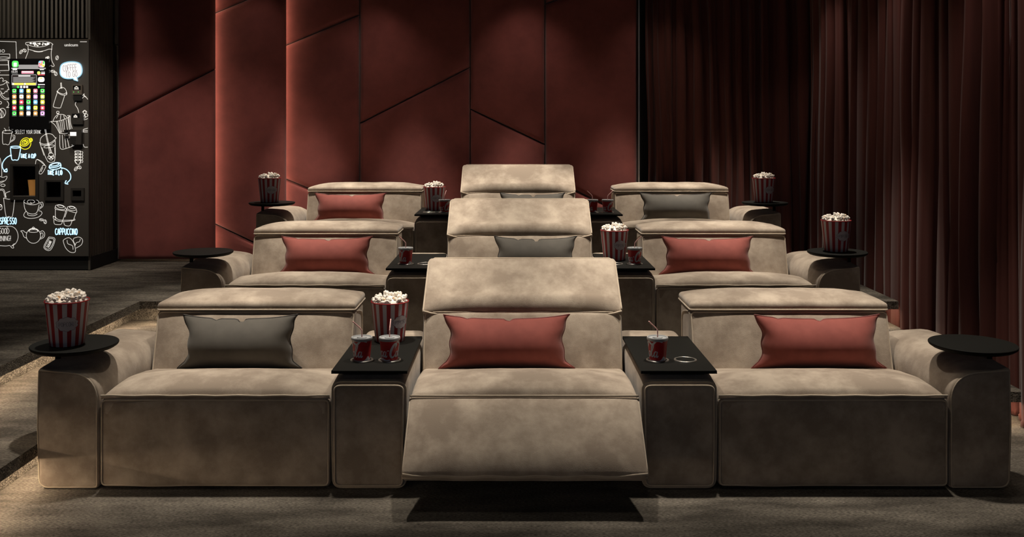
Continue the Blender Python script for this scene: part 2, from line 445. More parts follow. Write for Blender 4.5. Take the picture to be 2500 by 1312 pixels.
# padded panels on the back wall (slanted seams)
def wp(x, y, d=8.6): return ((x - 1250) * d / 2300, ZC - (y - 315) * d / 2300)
def pad(poly, yf, thick=0.055, back=8.92, small=False):
    P = [Vector(p) for p in poly]
    area = sum(P[i - 1].x * P[i].y - P[i].x * P[i - 1].y for i in range(len(P)))
    if area < 0: P.reverse()
    n = len(P)
    def inset(s):
        out = []
        for i in range(n):
            a, b2, c = P[i - 1], P[i], P[(i + 1) % n]
            e1 = (b2 - a).normalized(); e2 = (c - b2).normalized()
            n1 = Vector((-e1.y, e1.x)); n2 = Vector((-e2.y, e2.x))
            k = (n1 + n2); k = k / max(0.25, k.length_squared / 2)
            out.append(b2 + k * s)
        return out
    V = []; F = []; R = 0.05
    st = [(0, back), (0, yf + thick)] + [(R * (1 - math.cos(PI / 2 * i / 6)), yf + 0.012 + (thick - 0.012) * (1 - math.sin(PI / 2 * i / 6))) for i in range(1, 7)] + [(0.11, yf + 0.005), (0.2, yf)]
    if small: st = st[:-2]
    for s, y in st:
        L = inset(s); ring = []
        for i in range(n):
            a = L[i]; c = L[(i + 1) % n]
            for q in range(12): t = a + (c - a) * q / 12; V.append((t.x, y, t.y))
    N = n * 12
    for i in range(len(st) - 1):
        for j in range(N): l = (j + 1) % N; F.append((i * N + j, i * N + l, (i + 1) * N + l, (i + 1) * N + j))
    F.append(tuple((len(st) - 1) * N + j for j in range(N)))
    o = mesh_obj('padded_panel', V, F, M['wall_red'], wall); soften(o, 60); return o
ZT = 3.24
def column(x0, x1, yf, seams, left_ext=0.0, back=8.92):
    """seams: list of (y_left_px, y_right_px) from the top down; measured on the plane yf"""
    X0, X1 = (x0 - 1250) * yf / 2300 - left_ext, (x1 - 1250) * yf / 2300
    g = 0.006
    zs = [(ZT, ZT)] + [(ZC - (a - 315) * yf / 2300, ZC - (c - 315) * yf / 2300) for a, c in seams] + [(L2 + 0.02, L2 + 0.02)]
    zb = zs[-1][0]
    for (a, c), (e, f) in zip(zs[:-1], zs[1:]):
        if f < zb and e > zb:                       # the seam runs out at the skirting
            xi = X1 - g
            pad([(X0, e + g / 2), (X1 - g, zb + g), (X1 - g, c - g / 2), (X0, a - g / 2)], yf, back=back)
            pad([(X0, zb), (xi - g, zb), (X0, e - g)], yf, back=back, small=True); break
        pad([(X0, e + g / 2), (X1 - g, f + g / 2), (X1 - g, c - g / 2), (X0, a - g / 2)], yf, back=back)
column(283, 523, 8.50, [(291, 168)], 0.0, 8.556)
column(523, 697, 8.60, [(41, -42), (536, 655)], 0.10, 8.656)
column(697, 877, 8.70, [(120, 35), (428, 512)], 0.10)
column(877, 1148, 8.70, [(301, 164)])
column(1148, 1332, 8.70, [(266, 353)])
column(1332, 1558, 8.70, [(8, -70), (431, 538)])
for xe, yy, lab in ((523, 8.50, 'vertical warm LED strip behind the first padded panel column'), (697, 8.60, 'vertical warm LED strip behind the second padded panel column')):
    X = (xe - 1250) * yy / 2300
    b = MB(); b.box(X - 0.075, X - 0.06, yy + 0.062, yy + 0.078, L2 + 0.05, 3.2)
    tag(b.build('wall_led_strip', M['led_wall'], smooth=False), lab, 'light strip')
b = MB(); b.box(-3.56, -2.70, 8.5565, 8.5615, L2 + 0.03, 3.24); b.build('seam_light_block', M['slat_back'], wall, smooth=False)  # board added to block LED light showing through the panel seams
b = MB(); b.box(-2.70, -2.08, 8.657, 8.6615, L2 + 0.03, 3.24); b.build('seam_light_block', M['slat_back'], wall, smooth=False)  # same added light block behind the second column
# slim metal trim at the end of the panels
b = MB(); b.box(1.164, 1.176, 8.68, 8.92, L2 + 0.002, 3.25); struct(b.build('trim_3', M['steel'], smooth=False))

# slatted wall at the left: a clad block with a niche for the machine
XS = -3.59; YV = 8.02; VT = ZC + (315 - 96) * YV / 2300
b = MB()
b.box(-6.2, XS - 0.02, YV + 0.75, 8.92, L2 + 0.002, 3.25, 1)              # back of the niche
b.box(-6.2, XS - 0.02, YV + 0.03, YV + 0.75, VT + 0.01, 3.25, 1)         # above the niche
b.box(XS - 0.03, XS - 0.018, YV + 0.03, 8.56, L2 + 0.002, 3.25, 1)       # side cheek
x = XS - 0.022
while x > -4.75:
    b.box(x - 0.018, x, YV, YV + 0.03, VT + 0.012, 3.24, 0); x -= 0.037
y = YV + 0.0
while y < 8.47:
    b.box(XS - 0.018, XS, y, y + 0.017, L2 + 0.004, 3.24, 0); y += 0.0335
struct(b.build('wall_left', [M['slat'], M['slat_back']], smooth=False))

# ---------------------------------------------------------------- curtains
def curtain_path(L, seed, pitch=0.115, amp=0.045):
    rnd = random.Random(seed); s = 0; pts = []
    folds = []
    while s < L:
        p = pitch * rnd.uniform(0.55, 1.6); folds.append((s, p, amp * rnd.uniform(0.5, 1.35), rnd.uniform(0.1, 0.34), rnd.uniform(-1, 1))); s += p
    return folds
def curtain(name, p0, p1, nrm, z0, z1, seed, label, pitch=0.115, amp=0.045):
    p0 = Vector(p0); p1 = Vector(p1); L = (p1 - p0).length; t = (p1 - p0) / L; nrm = Vector(nrm)
    folds = curtain_path(L, seed, pitch, amp); K = 14; V = []; cols = 0
    zs = [z0, z0 + 0.028, z0 + 0.034] + [z0 + 0.1 + (z1 - z0 - 0.1) * i / 22 for i in range(23)]
    for zi, z in enumerate(zs):
        h = (z - z0) / (z1 - z0); cols = 0
        for fi, (s, p, a, ov, ph) in enumerate(folds):
            for k in range(K):
                u = k / K; th = 2 * PI * u
                drift = 0.03 * math.sin(h * 2.4 + ph * 3) * ph + 0.05 * (noise.noise(Vector((s * 3, h * 1.6, seed))))
                aa = a * (0.75 + 0.35 * (1 - h) + 0.35 * noise.noise(Vector((s * 5, h * 2.2, seed + 9))))
                ss = s + u * p + ov * p * math.sin(2 * th) * 0.45 + drift
                off = aa * (math.cos(th) + 0.22 * math.cos(3 * th + ph * 3))
                if 0 < zi < 2 or zi == 0: off += 0.006 * (1 if zi < 2 else 0)
                q = p0 + t * ss + nrm * off
                V.append((q.x, q.y, z)); cols += 1
    F = []
    for i in range(len(zs) - 1):
        for j in range(cols - 1): F.append((i * cols + j, i * cols + j + 1, (i + 1) * cols + j + 1, (i + 1) * cols + j))
    o = mesh_obj(name, V, F, M['curtain']); tag(o, label, 'curtain')
    sol = o.modifiers.new('thickness', 'SOLIDIFY'); sol.thickness = 0.004
    return o
curtain('curtain', (1.24, 8.80), (2.86, 8.80), (0, -1), L2 + 0.004, 3.22, 3, 'long dark wine velvet curtain hanging on the back wall beside the padded panels', 0.115, 0.05)
curtain('curtain', (2.785, 8.72), (2.785, 1.2), (-1, 0), 0.004, 3.22, 7, 'long dark wine velvet curtain running along the right side wall', 0.165, 0.068)

# ---------------------------------------------------------------- recliner seats
CEN = [(-1, .412), (0, .414), (.015, .428), (.04, .442), (.08, .453), (.13, .460), (.18, .463), (.25, .458), (.35, .437), (.45, .41), (.6, .375), (.66, .365), (2, .365)]
EDG = [(-1, .408), (0, .408), (.04, .413), (.1, .416), (.25, .417), (.45, .398), (.6, .373), (.66, .365), (2, .365)]
def lerp(T_, y):
    for (a, c), (d, e) in zip(T_[:-1], T_[1:]):
        if a <= y <= d: return c + (e - c) * (y - a) / (d - a)
    return T_[-1][1]
def ztop(x, y):
    u = min(1, abs(x) / 0.5)
    return lerp(CEN, y) * (1 - u ** 3) + lerp(EDG, y) * u ** 3

def seat_cushion(root):
    def fn(x, y, z):
        f = max(0, (z - 0.33) / 0.07)
        return (x, y, 0.33 + f * (ztop(x, y) - 0.33) if z > 0.33 else z)
    o = rbox('seat_cushion', (-0.5, -0.002, 0.30), (0.5, 0.66, 0.40), 0.03, M['suede'], root, seg=0.03, fn=fn, wr=0.002, k=6)
    return o

def piping_loop_front(mb, x0, x1, z0, z1, y, r=0.0045, rc=0.02, bulge=None, fn=None):
    pr = round_profile([(x0, z0), (x1, z0), (x1, z1), (x0, z1)], [rc] * 4, 4)
    pr = refine(pr, 0.08)
    pts = [Vector((p.x, y, p.y)) + noise.noise_vector(Vector((p.x * 5, 0, p.y * 5))) * 0.0015 for p in pr]
    if fn: pts = [Vector(fn(*p)) for p in pts]
    mb.tube(pts, r, 6, True)

def backrest(root):
    def fn(x, y, z):
        k = (z - 0.38) * 0.30 * max(0, 1 - (y - 0.58) / 0.3)
        taper = 0.0
        bul = 0.018 * (1 - (x / 0.5) ** 4) * (1 - abs((z - 0.46) / 0.2) ** 3) if y < 0.62 and abs((z - 0.46) / 0.2) < 1 else 0
        return (x, y + k - bul, z)
    o = rbox('backrest', (-0.5, 0.58, 0.12), (0.5, 0.92, 0.648), 0.02, M['suede'], root, seg=0.05, fn=fn, wr=0.002, seed=3)
    mb = MB(); piping_loop_front(mb, -0.492, 0.492, 0.2, 0.643, 0.582, fn=lambda x, y, z: (x, y + (z - 0.38) * 0.30, z))
    mb.split_build('piping', M['suede_pipe'], o)
    # wing seam on the side of the back
    mb = MB()
    for sx in (-1, 1):
        pts = catmull([(sx * 0.502, 0.86, 0.3), (sx * 0.503, 0.86, 0.5), (sx * 0.503, 0.85, 0.6), (sx * 0.502, 0.76, 0.632), (sx * 0.501, 0.70, 0.64)])
        mb.tube(pts, 0.004, 6)
    mb.split_build('piping', M['suede_pipe'], o)
    return o

def base(root, yf=0.1):
    b = MB(); b.box(-0.47, 0.47, yf, 0.86, 0.02, 0.32)
    return b.build('base_frame', M['black'], root, smooth=False)

def footpanel_down(root):
    def fn(x, y, z):
        u = abs(x / 0.5); v = abs((z - 0.2) / 0.2)
        bul = 0.016 * (1 - min(1, u) ** 4) * (1 - min(1, v) ** 4) if y < 0.05 else 0
        low = 0.010 * math.sin(x * 9 + 1) * max(0, 1 - z / 0.08) * 0.5
        return (x, y - bul, z + low)
    o = rbox('footrest', (-0.499, 0.0, 0.012), (0.499, 0.10, 0.392), 0.016, M['suede'], root, seg=0.045, fn=fn, wr=0.002, seed=5)
    mb = MB(); piping_loop_front(mb, -0.493, 0.493, 0.018, 0.387, -0.001, 0.004)
    mb.split_build('piping', M['suede_pipe'], o)
    mb = MB()
    mb.tube([(-0.498 + 0.996 * i / 20, 0.001, 0.4065 + 0.0015 * math.sin(i * 1.7)) for i in range(21)], 0.0055, 6)
    mb.tube([(-0.498 + 0.996 * i / 20, 0.006, 0.3955 + 0.0012 * math.sin(i * 2.3)) for i in range(21)], 0.0045, 6)
    mb.split_build('seam_piping', M['suede_pipe'], root)
    return o

def footpanel_up(root):
    p0 = Vector((0, 0.0, 0.402)); p1 = Vector((0, -0.30, 0.176)); d = p1 - p0; L = d.length; d.normalize(); nrm = Vector((0, d.z, -d.y)).normalized()
    if nrm.y < 0: pass
    nrm = Vector((0, -abs(nrm.y), abs(nrm.z)))        # facing the camera and up
    def fn(x, y, z):
        # local: z = distance along the panel from the top, y = depth below the face
        u = min(1, abs(x / 0.5)); v = min(1, abs((z - L / 2) / (L / 2)))
        bul = 0.018 * (1 - u ** 4) * (1 - v ** 4) if y < 0.03 else 0
        und = 0.022 * max(0, 1 - (L - z) / 0.05) ** 1.6 * (1 - u ** 8) if y < 0.03 else 0
        p = p0 + d * z + nrm * (bul - und - y)
        return (x, p.y, p.z)
    o = rbox('footrest', (-0.5, 0.0, 0.0), (0.5, 0.06, L), 0.016, M['suede'], root, seg=0.045, fn=lambda x, y, z: fn(x, y, z), wr=0.002, seed=8)
    for p in o.data.polygons: pass
    o.data.flip_normals()
    mb = MB()
    for dep in (0.006, 0.03):
        mb.tube([fn(-0.497 + 0.994 * i / 24, dep, L - 0.004 + 0.002 * math.sin(i * 1.3)) for i in range(25)], 0.0052, 6)
    for sx in (-1, 1): mb.tube([fn(sx * 0.496, 0.008, L * i / 10) for i in range(11)], 0.0042, 6)
    mb.split_build('piping', M['suede_pipe'], o)
    mb = MB(); mb.tube([(-0.498 + 0.996 * i / 20, -0.004, 0.4075) for i in range(21)], 0.005, 6)
    mb.split_build('seam_piping', M['suede_pipe'], root)
    # folding arms that carry the raised footrest
    mb = MB()
    for sx in (-0.36, 0.36): mb.tube([(sx, 0.2, 0.20), (sx, 0.0, 0.24), (sx, -0.16, 0.20)], 0.012, 8)
    mb.split_build('footrest_arm', M['black'], root)
    return o

def headrest_flat(root):
    def fn(x, y, z):
        u = min(1, abs(x / 0.5)); v = min(1, abs((y - 0.84) / 0.19))
        f = max(0, (z - 0.665) / 0.025)
        return (x, y, z + f * 0.036 * (1 - u ** 5) * (1 - v ** 2.6) if z > 0.665 else z)
    o = rbox('headrest', (-0.5, 0.652, 0.652), (0.5, 0.99, 0.69), 0.016, M['suede'], root, seg=0.04, fn=fn, wr=0.002, seed=11)
    mb = MB()
    pr = refine(round_profile([(-0.499, 0.652), (0.499, 0.652), (0.499, 0.99), (-0.499, 0.99)], [0.02] * 4, 4), 0.08)
    mb.tube([(p.x, p.y, 0.656) for p in pr], 0.005, 6, True)
    mb.split_build('piping', M['suede_pipe'], o)
    return o

def headrest_up(root):
    p0 = Vector((0, 0.64, 0.652)); p1 = Vector((0, 0.93, 0.884)); d = p1 - p0; L = d.length; d.normalize(); nrm = Vector((0, -d.z, d.y))
    def fn(x, y, z):
        u = min(1, abs(x / 0.5)); v = min(1, abs((z - L * 0.45) / (L * 0.55)))
        bul = 0.02 * (1 - u ** 4) * (1 - v ** 3) if y < 0.05 else 0
        lip = 0.022 * math.exp(-((z - 0.05) / 0.045) ** 2) * (1 - u ** 6) if y < 0.05 else 0
        und = 0.050 * max(0, 1 - z / 0.06) ** 1.6 * (1 - u ** 8) if y < 0.05 else 0
        p = p0 + d * z + nrm * (bul + lip - und - y)
        return (x * (1 - 0.012 * z / L), p.y, p.z)
    o = rbox('headrest', (-0.505, 0.0, 0.0), (0.505, 0.085, L), 0.02, M['suede'], root, seg=0.035, fn=fn, wr=0.002, seed=14)
    mb = MB()
    path = [(-0.501, 0.006, 0.0), (-0.501, 0.006, L * 0.35), (-0.501, 0.006, L - 0.03), (-0.47, 0.006, L - 0.003), (0.47, 0.006, L - 0.003), (0.501, 0.006, L - 0.03), (0.501, 0.006, L * 0.35), (0.501, 0.006, 0.0)]
    pts = []
    for a, c in zip(path[:-1], path[1:]):
        for i in range(8): pts.append(tuple(a[k] + (c[k] - a[k]) * i / 8 for k in range(3)))
    mb.tube([fn(*p) for p in pts], 0.0045, 6)
    mb.tube([fn(-0.5 + i / 24, 0.004, 0.003) for i in range(25)], 0.005, 6)
    mb.split_build('piping', M['suede_pipe'], o)
    return o

def armrest(root, side):
    """side = -1 arm at the left of the left seat, +1 mirrored; x is seat-local (seat centre at +-1.345)"""
    xi, xo = 0.508, 0.773
    pts = [(xi, 0.0), (xo, 0.0), (xo + 0.008, 0.27), (xo + 0.002, 0.525), (xi, 0.505)]
    pr = round_profile(pts, [0.02, 0.05, 0.15, 0.015, 0.14], 9)
    pr = refine(pr, 0.06)
    if side < 0: pr = [Vector((-p.x, p.y)) for p in reversed(pr)]
    def fn(x, y, z):
        t = max(0, (y - 0.75) / 0.23)
        zz = z
        if z > 0.3: zz = z - 0.04 * t * t + 0.012 * math.sin(PI * min(1, y / 0.9))
        return (x, y, zz)
    o = loft('armrest', pr, 0.0, 0.98, 0.018, M['suede'], root, fn=fn, wr=0.003)
    mb = MB(); q = offset_loop(pr, 0.008)
    mb.tube([(p.x, 0.003, p.y) for p in q], 0.0042, 6, True)
    mb.split_build('piping', M['suede_pipe'], o)
    soften(o, 50)
    return o

def seat(kind, label, loc, group):
    r = thing('recliner_seat', label, 'armchair', loc, 0, group)
    if kind == 'mid':
        footpanel_up(r); base(r, 0.16)
    else:
        footpanel_down(r); base(r)
    seat_cushion(r); backrest(r)
    headrest_up(r) if kind == 'mid' else headrest_flat(r)
    if kind == 'left': armrest(r, -1)
    if kind == 'right': armrest(r, 1)
    return r

def console(label, loc, group):
    r = thing('armrest_console', label, 'console', loc, 0, group)
    pr = refine(round_profile([(-0.163, 0.0), (0.163, 0.0), (0.165, 0.485), (-0.165, 0.485)], [0.045, 0.045, 0.05, 0.05], 7), 0.06)
    def fn(x, y, z):
        up = max(0, (z - 0.42) / 0.065)
        return (x, y - 0.010 * math.sin(PI * min(1, z / 0.48)) * (1 - min(1, y / 0.1)), z - 0.022 * up * max(0, 1 - y / 0.10) ** 2)
    o = loft('body', pr, 0.0, 0.99, 0.028, M['suede'], r, fn=fn, wr=0.002); soften(o, 50)
    mb = MB()
    for ins, yy in ((0.016, -0.002), (0.004, 0.012)):
        q = offset_loop(pr, ins); mb.tube([fn(p.x, yy, p.y) for p in q], 0.004, 6, True)
    mb.split_build('piping', M['suede_pipe'], o)
    b = MB(); b.box(-0.166, 0.166, 0.012, 0.70, 0.4995, 0.512); b.box(-0.12, 0.12, 0.06, 0.66, 0.484, 0.4995)
    t = b.build('tray', M['black'], r, smooth=False)
    for sx in (-0.0635, 0.0635):
        b = MB(); pr2 = [(0.043, 0.5122), (0.0425, 0.5152), (0.047, 0.5168), (0.0515, 0.5152), (0.052, 0.5122)]
        b.lathe([(a, c) for a, c in pr2], sx, 0.207, 0, 36, cap0=False, cap1=False)
        o2 = b.build('cup_holder_ring', M['steel'], t); o2['label'] = 'steel ring'
    return r

def side_table(label, loc, side, group):
    """origin at the foot of the pole on the armrest"""
    r = thing('side_table', label, 'side table', loc, 0, group)
    off = -side * 0.076
    b = MB(); b.lathe([(0.15, 0.0), (0.170, 0.003), (0.183, 0.012), (0.186, 0.018), (0.186, 0.022), (0.184, 0.024)], off, 0, 0.068, 72)
    soften(b.build('table_top', M['black'], r), 35)
    b = MB(); b.lathe([(0.012, 0.0), (0.012, 0.07)], 0, 0, 0, 16); b.lathe([(0.028, 0.0), (0.028, 0.005), (0.012, 0.006)], 0, 0, 0, 20)
    soften(b.build('pole', M['black'], r), 35)
    return r

ROWN = ['front', 'middle', 'back']
SIDEN = {'left': 'left-hand', 'mid': 'centre', 'right': 'right-hand'}
protos = {}
desc = {
 (0, 'left'): 'beige suede recliner with flat headrest at the left end of the front row',
 (0, 'mid'): 'beige suede recliner with raised headrest and lifted footrest, centre of the front row',
 (0, 'right'): 'beige suede recliner with flat headrest at the right end of the front row',
 (1, 'left'): 'beige suede recliner with flat headrest at the left end of the middle row',
 (1, 'mid'): 'beige suede recliner with raised headrest at the centre of the middle row',
 (1, 'right'): 'beige suede recliner with flat headrest at the right end of the middle row',
 (2, 'left'): 'beige suede recliner with flat headrest at the left end of the back row',
 (2, 'mid'): 'beige suede recliner with raised headrest at the centre of the back row',
 (2, 'right'): 'beige suede recliner with flat headrest at the right end of the back row'}
for i, (y0, z0) in enumerate(ROWS):
    for kind, xo in (('left', -1.345), ('mid', 0.0), ('right', 1.345)):
        loc = (CX + xo, y0, z0 + 0.001); g = 'cinema recliners in three rows'
        if i == 0: protos[kind] = seat(kind, desc[(i, kind)], loc, g)
        else: dup(protos[kind], loc, 0, desc[(i, kind)], g)
con_lab = {
 (0, -1): 'beige console with black tray holding two red cups and popcorn, front row left',
 (0, 1): 'beige console with black tray holding one red cup, front row right',
 (1, -1): 'beige console with black tray holding one red cup, middle row left',
 (1, 1): 'beige console with black tray holding popcorn and one red cup, middle row right',
 (2, -1): 'beige console with black tray holding popcorn and a red cup, back row left',
 (2, 1): 'beige console with black tray holding two red cups, back row right'}
for i, (y0, z0) in enumerate(ROWS):
    for s in (-1, 1):
        loc = (CX + s * 0.676, y0, z0 + 0.001); g = 'consoles between the recliners'
        if 'con' not in protos: protos['con'] = console(con_lab[(i, s)], loc, g)
        else: dup(protos['con'], loc, 0, con_lab[(i, s)], g)
tab_lab = {
 (0, -1): 'round black side table carrying popcorn on the front left armrest',
 (0, 1): 'empty round black side table on the front right armrest',
 (1, -1): 'empty round black side table on the left armrest of the middle row',
 (1, 1): 'round black side table carrying popcorn on the right armrest of the middle row',
 (2, -1): 'round black side table carrying popcorn on the left armrest of the back row',
 (2, 1): 'round black side table carrying popcorn on the right armrest of the back row'}
TZ = 0.509
for s in (-1, 1):
    for i, (y0, z0) in enumerate(ROWS):
        loc = (CX + s * 2.106, y0 + 0.16, z0 + TZ); g = 'round side tables on the armrests'
        if ('t', s) not in protos: protos[('t', s)] = side_table(tab_lab[(i, s)], loc, s, g)
        else: dup(protos[('t', s)], loc, 0, tab_lab[(i, s)], g)

# ---------------------------------------------------------------- pillows
def pillow(style, mcol, mpipe, W, label, loc, rz=0, tilt=0.10, group='cushions on the recliners'):
    H = 0.262; D = 0.118; nu, nv = 56, 32; V = []; F = []; rnd = random.Random(int(W * 1000) + style)
    def outline(u, v):
        x = W / 2 * u; z = H / 2 * v
        x *= 1 - 0.125 * (1 - abs(v) ** 2.6) * abs(u) ** 1.5
        z *= 1 - (0.17 if v > 0 else 0.06) * (1 - abs(u) ** 2.6) * abs(v) ** 2
        # puckers along the edges
        e = abs(v) ** 10
        if v > 0:
            if style == 1:
                z -= e * (0.026 * math.exp(-((u - 0.02) / 0.05) ** 2) + 0.010 * math.exp(-((u + 0.42) / 0.05) ** 2))
            else:
                z -= e * (0.014 * math.exp(-((u - 0.03) / 0.05) ** 2) + 0.006 * math.exp(-((u + 0.62) / 0.05) ** 2))
        e2 = abs(u) ** 10; sg = 1 if u > 0 else -1
        x -= sg * e2 * 0.005 * math.sin(v * 8 + sg)
        # drooping lower corners
        x += sg * 0.018 * max(0, -v - 0.75) / 0.25 * abs(u) ** 4 * 1.0
        return x, z
    def pt(u, v, s):
        x, z = outline(u, v)
        a = max(0, 1 - abs(u) ** 2.6); t_ = (v + 1) / 2; b2 = max(0.0, math.sin(PI * t_ ** 0.8)) ** 1.5
        th = D * (a ** 0.5) * (b2 ** 0.5)
        th *= 1 - 0.03 * math.sin(u * 15) * abs(v) ** 4 - 0.05 * math.sin(v * 11) * abs(u) ** 6
        if v > 0 and style == 1: th -= 0.018 * math.exp(-((u - 0.02) / 0.07) ** 2) * max(0, (v - 0.5) / 0.5) * (1 - v ** 8)
        # heavier lower half
        return Vector((x, -s * th, z + H / 2))
    idx = [{}, {}]
    def us(k, n):
        t = -1 + 2 * k / n; return math.sin(t * PI / 2) * 0.6 + t * 0.4
    for s in (0, 1):
        for i in range(nu + 1):
            for j in range(nv + 1):
                edge = i in (0, nu) or j in (0, nv)
                if s == 1 and edge: idx[1][(i, j)] = idx[0][(i, j)]; continue
                idx[s][(i, j)] = len(V); V.append(pt(us(i, nu), us(j, nv), 1 if s == 0 else -0.55))
    for s in (0, 1):
        for i in range(nu):
            for j in range(nv):
                q = (idx[s][(i, j)], idx[s][(i + 1, j)], idx[s][(i + 1, j + 1)], idx[s][(i, j + 1)])
                F.append(q if s == 0 else q[::-1])
    ct, st = math.cos(-tilt), math.sin(-tilt)
    R = lambda p: Vector((p.x, p.y * ct - p.z * st, p.y * st + p.z * ct))
    V = [R(v) for v in V]
    o = mesh_obj('throw_pillow', V, F, mcol, None, True, loc=loc); o.rotation_euler = (0, 0, rz)
    tag(o, label, 'pillow', group)
    mb = MB(); loop = []
    for i in range(nu): loop.append(pt(us(i, nu), -1, 0))
    for j in range(nv): loop.append(pt(1, us(j, nv), 0))
    for i in range(nu, 0, -1): loop.append(pt(us(i, nu), 1, 0))
    for j in range(nv, 0, -1): loop.append(pt(-1, us(j, nv), 0))
    mb.tube([R(p) for p in loop], 0.0035, 6, True)
    mb.build('piping', mpipe, o)
    return o
RV, GV, RP, BP = M['red_velvet'], M['grey_velvet'], M['red_pipe'], M['black_pipe']
pl = [
 (0, -1.393, 1, GV, BP, 0.57, 'dark grey velvet pillow with a notched top edge on the front left recliner'),
 (0, -0.079, 0, RV, RP, 0.63, 'rust red velvet pillow on the centre recliner of the front row'),
 (0, 1.455, 0, RV, RP, 0.63, 'rust red velvet pillow on the front right recliner'),
 (1, -1.316, 0, RV, RP, 0.63, 'rust red velvet pillow on the left recliner of the middle row'),
 (1, 0.107, 1, GV, BP, 0.57, 'dark grey velvet pillow with a notched top on the middle row centre recliner'),
 (1, 1.28, 0, RV, RP, 0.63, 'rust red velvet pillow on the right recliner of the middle row'),
 (2, -1.45, 0, RV, RP, 0.63, 'rust red velvet pillow on the left recliner of the back row'),
 (2, 0.124, 1, GV, BP, 0.57, 'dark grey pillow whose top just shows on the back row centre recliner'),
 (2, 1.365, 0, GV, BP, 0.63, 'dark grey velvet pillow on the right recliner of the back row')]
for i, xo, st, mc, mp_, W_, lab in pl:
    y0, z0 = ROWS[i]
    pillow(st, mc, mp_, W_, lab, (CX + xo, y0 + 0.53, z0 + 0.392), rz=0.02 if i == 0 else -0.01)

# ---------------------------------------------------------------- popcorn buckets
def wrap_cone(V2, r0, r1, h, lift=0.0012):
    """map flat label coords (x along the girth, y up) onto the bucket side facing -Y"""
    out = []
    for p in V2:
        z = p[1]; r = r0 + (r1 - r0) * z / h; a = p[0] / ((r0 + r1) / 2)
        out.append(((r + lift) * math.sin(a), -(r + lift) * math.cos(a), z))
    return out
def kernels(rnd, R, n, zc):
    mb = MB()
    for i in range(n):
        a = rnd.uniform(0, 2 * PI); rr = R * math.sqrt(rnd.random()); z = zc + 0.030 * (1 - (rr / R) ** 2) + rnd.uniform(-0.008, 0.010)
        c = Vector((rr * math.cos(a), rr * math.sin(a), z))
        for q in range(rnd.choice((2, 3, 3))):
            cc = c + Vector((rnd.uniform(-1, 1), rnd.uniform(-1, 1), rnd.uniform(-0.6, 1))) * 0.006
            rad = rnd.uniform(0.0055, 0.0085); V = []; F = []; nu, nv = 7, 5
            for j in range(nv + 1):
                for k in range(nu):
                    th = PI * j / nv; ph = 2 * PI * k / nu; q2 = rad * rnd.uniform(0.85, 1.15)
                    V.append(cc + Vector((math.sin(th) * math.cos(ph), math.sin(th) * math.sin(ph), math.cos(th))) * q2)
            for j in range(nv):
                for k in range(nu): l = (k + 1) % nu; F.append((j * nu + k, (j + 1) * nu + k, (j + 1) * nu + l, j * nu + l))
            mb.add(V, F)
    return mb
BH, BR0, BR1 = 0.200, 0.072, 0.093
def bucket(label, loc, rz, group):
    r = thing('popcorn_bucket', label, 'popcorn bucket', loc, rz, group)
    b = MB(); n = 112
    prof = [(BR0 - 0.004, 0.0), (BR0, 0.003)] + [(BR0 + (BR1 - BR0) * i / 8, BH * i / 8) for i in range(1, 8)] + [(BR1 - 0.0004, BH - 0.005)]
    b.lathe(prof, n=n, cap1=False, stripe=lambda i, k: 0 if (k // 4) % 2 == 0 else 1)
    b.lathe([(BR1 - 0.004, BH - 0.004), (BR1 - 0.008, BH - 0.03), (BR0 - 0.002, 0.02)], n=44, mi=1, cap0=False)
    # rolled rim
    ring = [(BR1 + 0.0015 * math.cos(t), BH - 0.003 + 0.0028 * math.sin(t)) for t in [2 * PI * q / 8 for q in range(9)]]
    b.lathe(ring, n=n, cap0=False, cap1=False, mi=0)
    soften(b.build('bucket', [M['paper_red'], M['paper_white']], r), 50)
    # scalloped badge with lettering
    lz = 0.104; pts = []
    for k in range(120):
        a = 2 * PI * k / 120; s = 1 + 0.13 * abs(math.sin(a * 5)); pts.append((0.0415 * s * math.cos(a), lz + 0.029 * s * math.sin(a)))
    V2 = [(0, lz)]; F = []
    for f_ in (0.5, 1.0): V2 += [(p[0] * f_, lz + (p[1] - lz) * f_) for p in pts]
    for k in range(120):
        l = (k + 1) % 120; F.append((0, 1 + k, 1 + l)); F.append((1 + k, 121 + k, 121 + l, 1 + l))
    bd = mesh_obj('badge', wrap_cone(V2, BR0, BR1, BH, 0.001), F, M['badge'], r)
    mb = MB(); V, F = ribbon2d(pts, 0.0011, True); mb.add(wrap_cone(V, BR0, BR1, BH, 0.0016), F)
    for st in strokes_text('POPCORN', -0.0335, lz - 0.0100, 0.0200, 0.0073, 0.0026):
        V, F = ribbon2d(st, 0.0013); mb.add(wrap_cone(V, BR0, BR1, BH, 0.0018), F)
    mb.build('lettering', M['ink'], bd, smooth=False)
    return r
pop_mesh = None
def put_bucket(i, xo, yo, zo, off, label, plabel):
    global pop_mesh
    y0, z0 = ROWS[i]; X, Y = CX + xo, y0 + yo; phi = math.atan2(-X, Y) + math.radians(off)
    loc = (X, Y, z0 + zo); g = 'striped popcorn buckets'
    if 'bucket' not in protos: protos['bucket'] = bucket(label, loc, phi, g)
    else: dup(protos['bucket'], loc, phi, label, g)
    if pop_mesh is None:
        mb = kernels(random.Random(5), BR1 - 0.010, 85, BH + 0.002); mb.box(-0.01, 0.01, -0.01, 0.01, BH - 0.03, BH - 0.01)
        mb.lathe([(0.078, BH - 0.022), (0.083, BH - 0.006), (0.055, BH + 0.012), (0.01, BH + 0.022)], n=24)
        o = mb.build('popcorn', M['popcorn'], None); pop_mesh = o.data
    else:
        o = bpy.data.objects.new('popcorn', pop_mesh); C.objects.link(o)
    o.location = loc; o.rotation_euler = (0, 0, phi * 2.3)
    tag(o, plabel, 'popcorn', 'popcorn heaped in the buckets', 'stuff')
TT = TZ + 0.001 + 0.092; TR = 0.5135
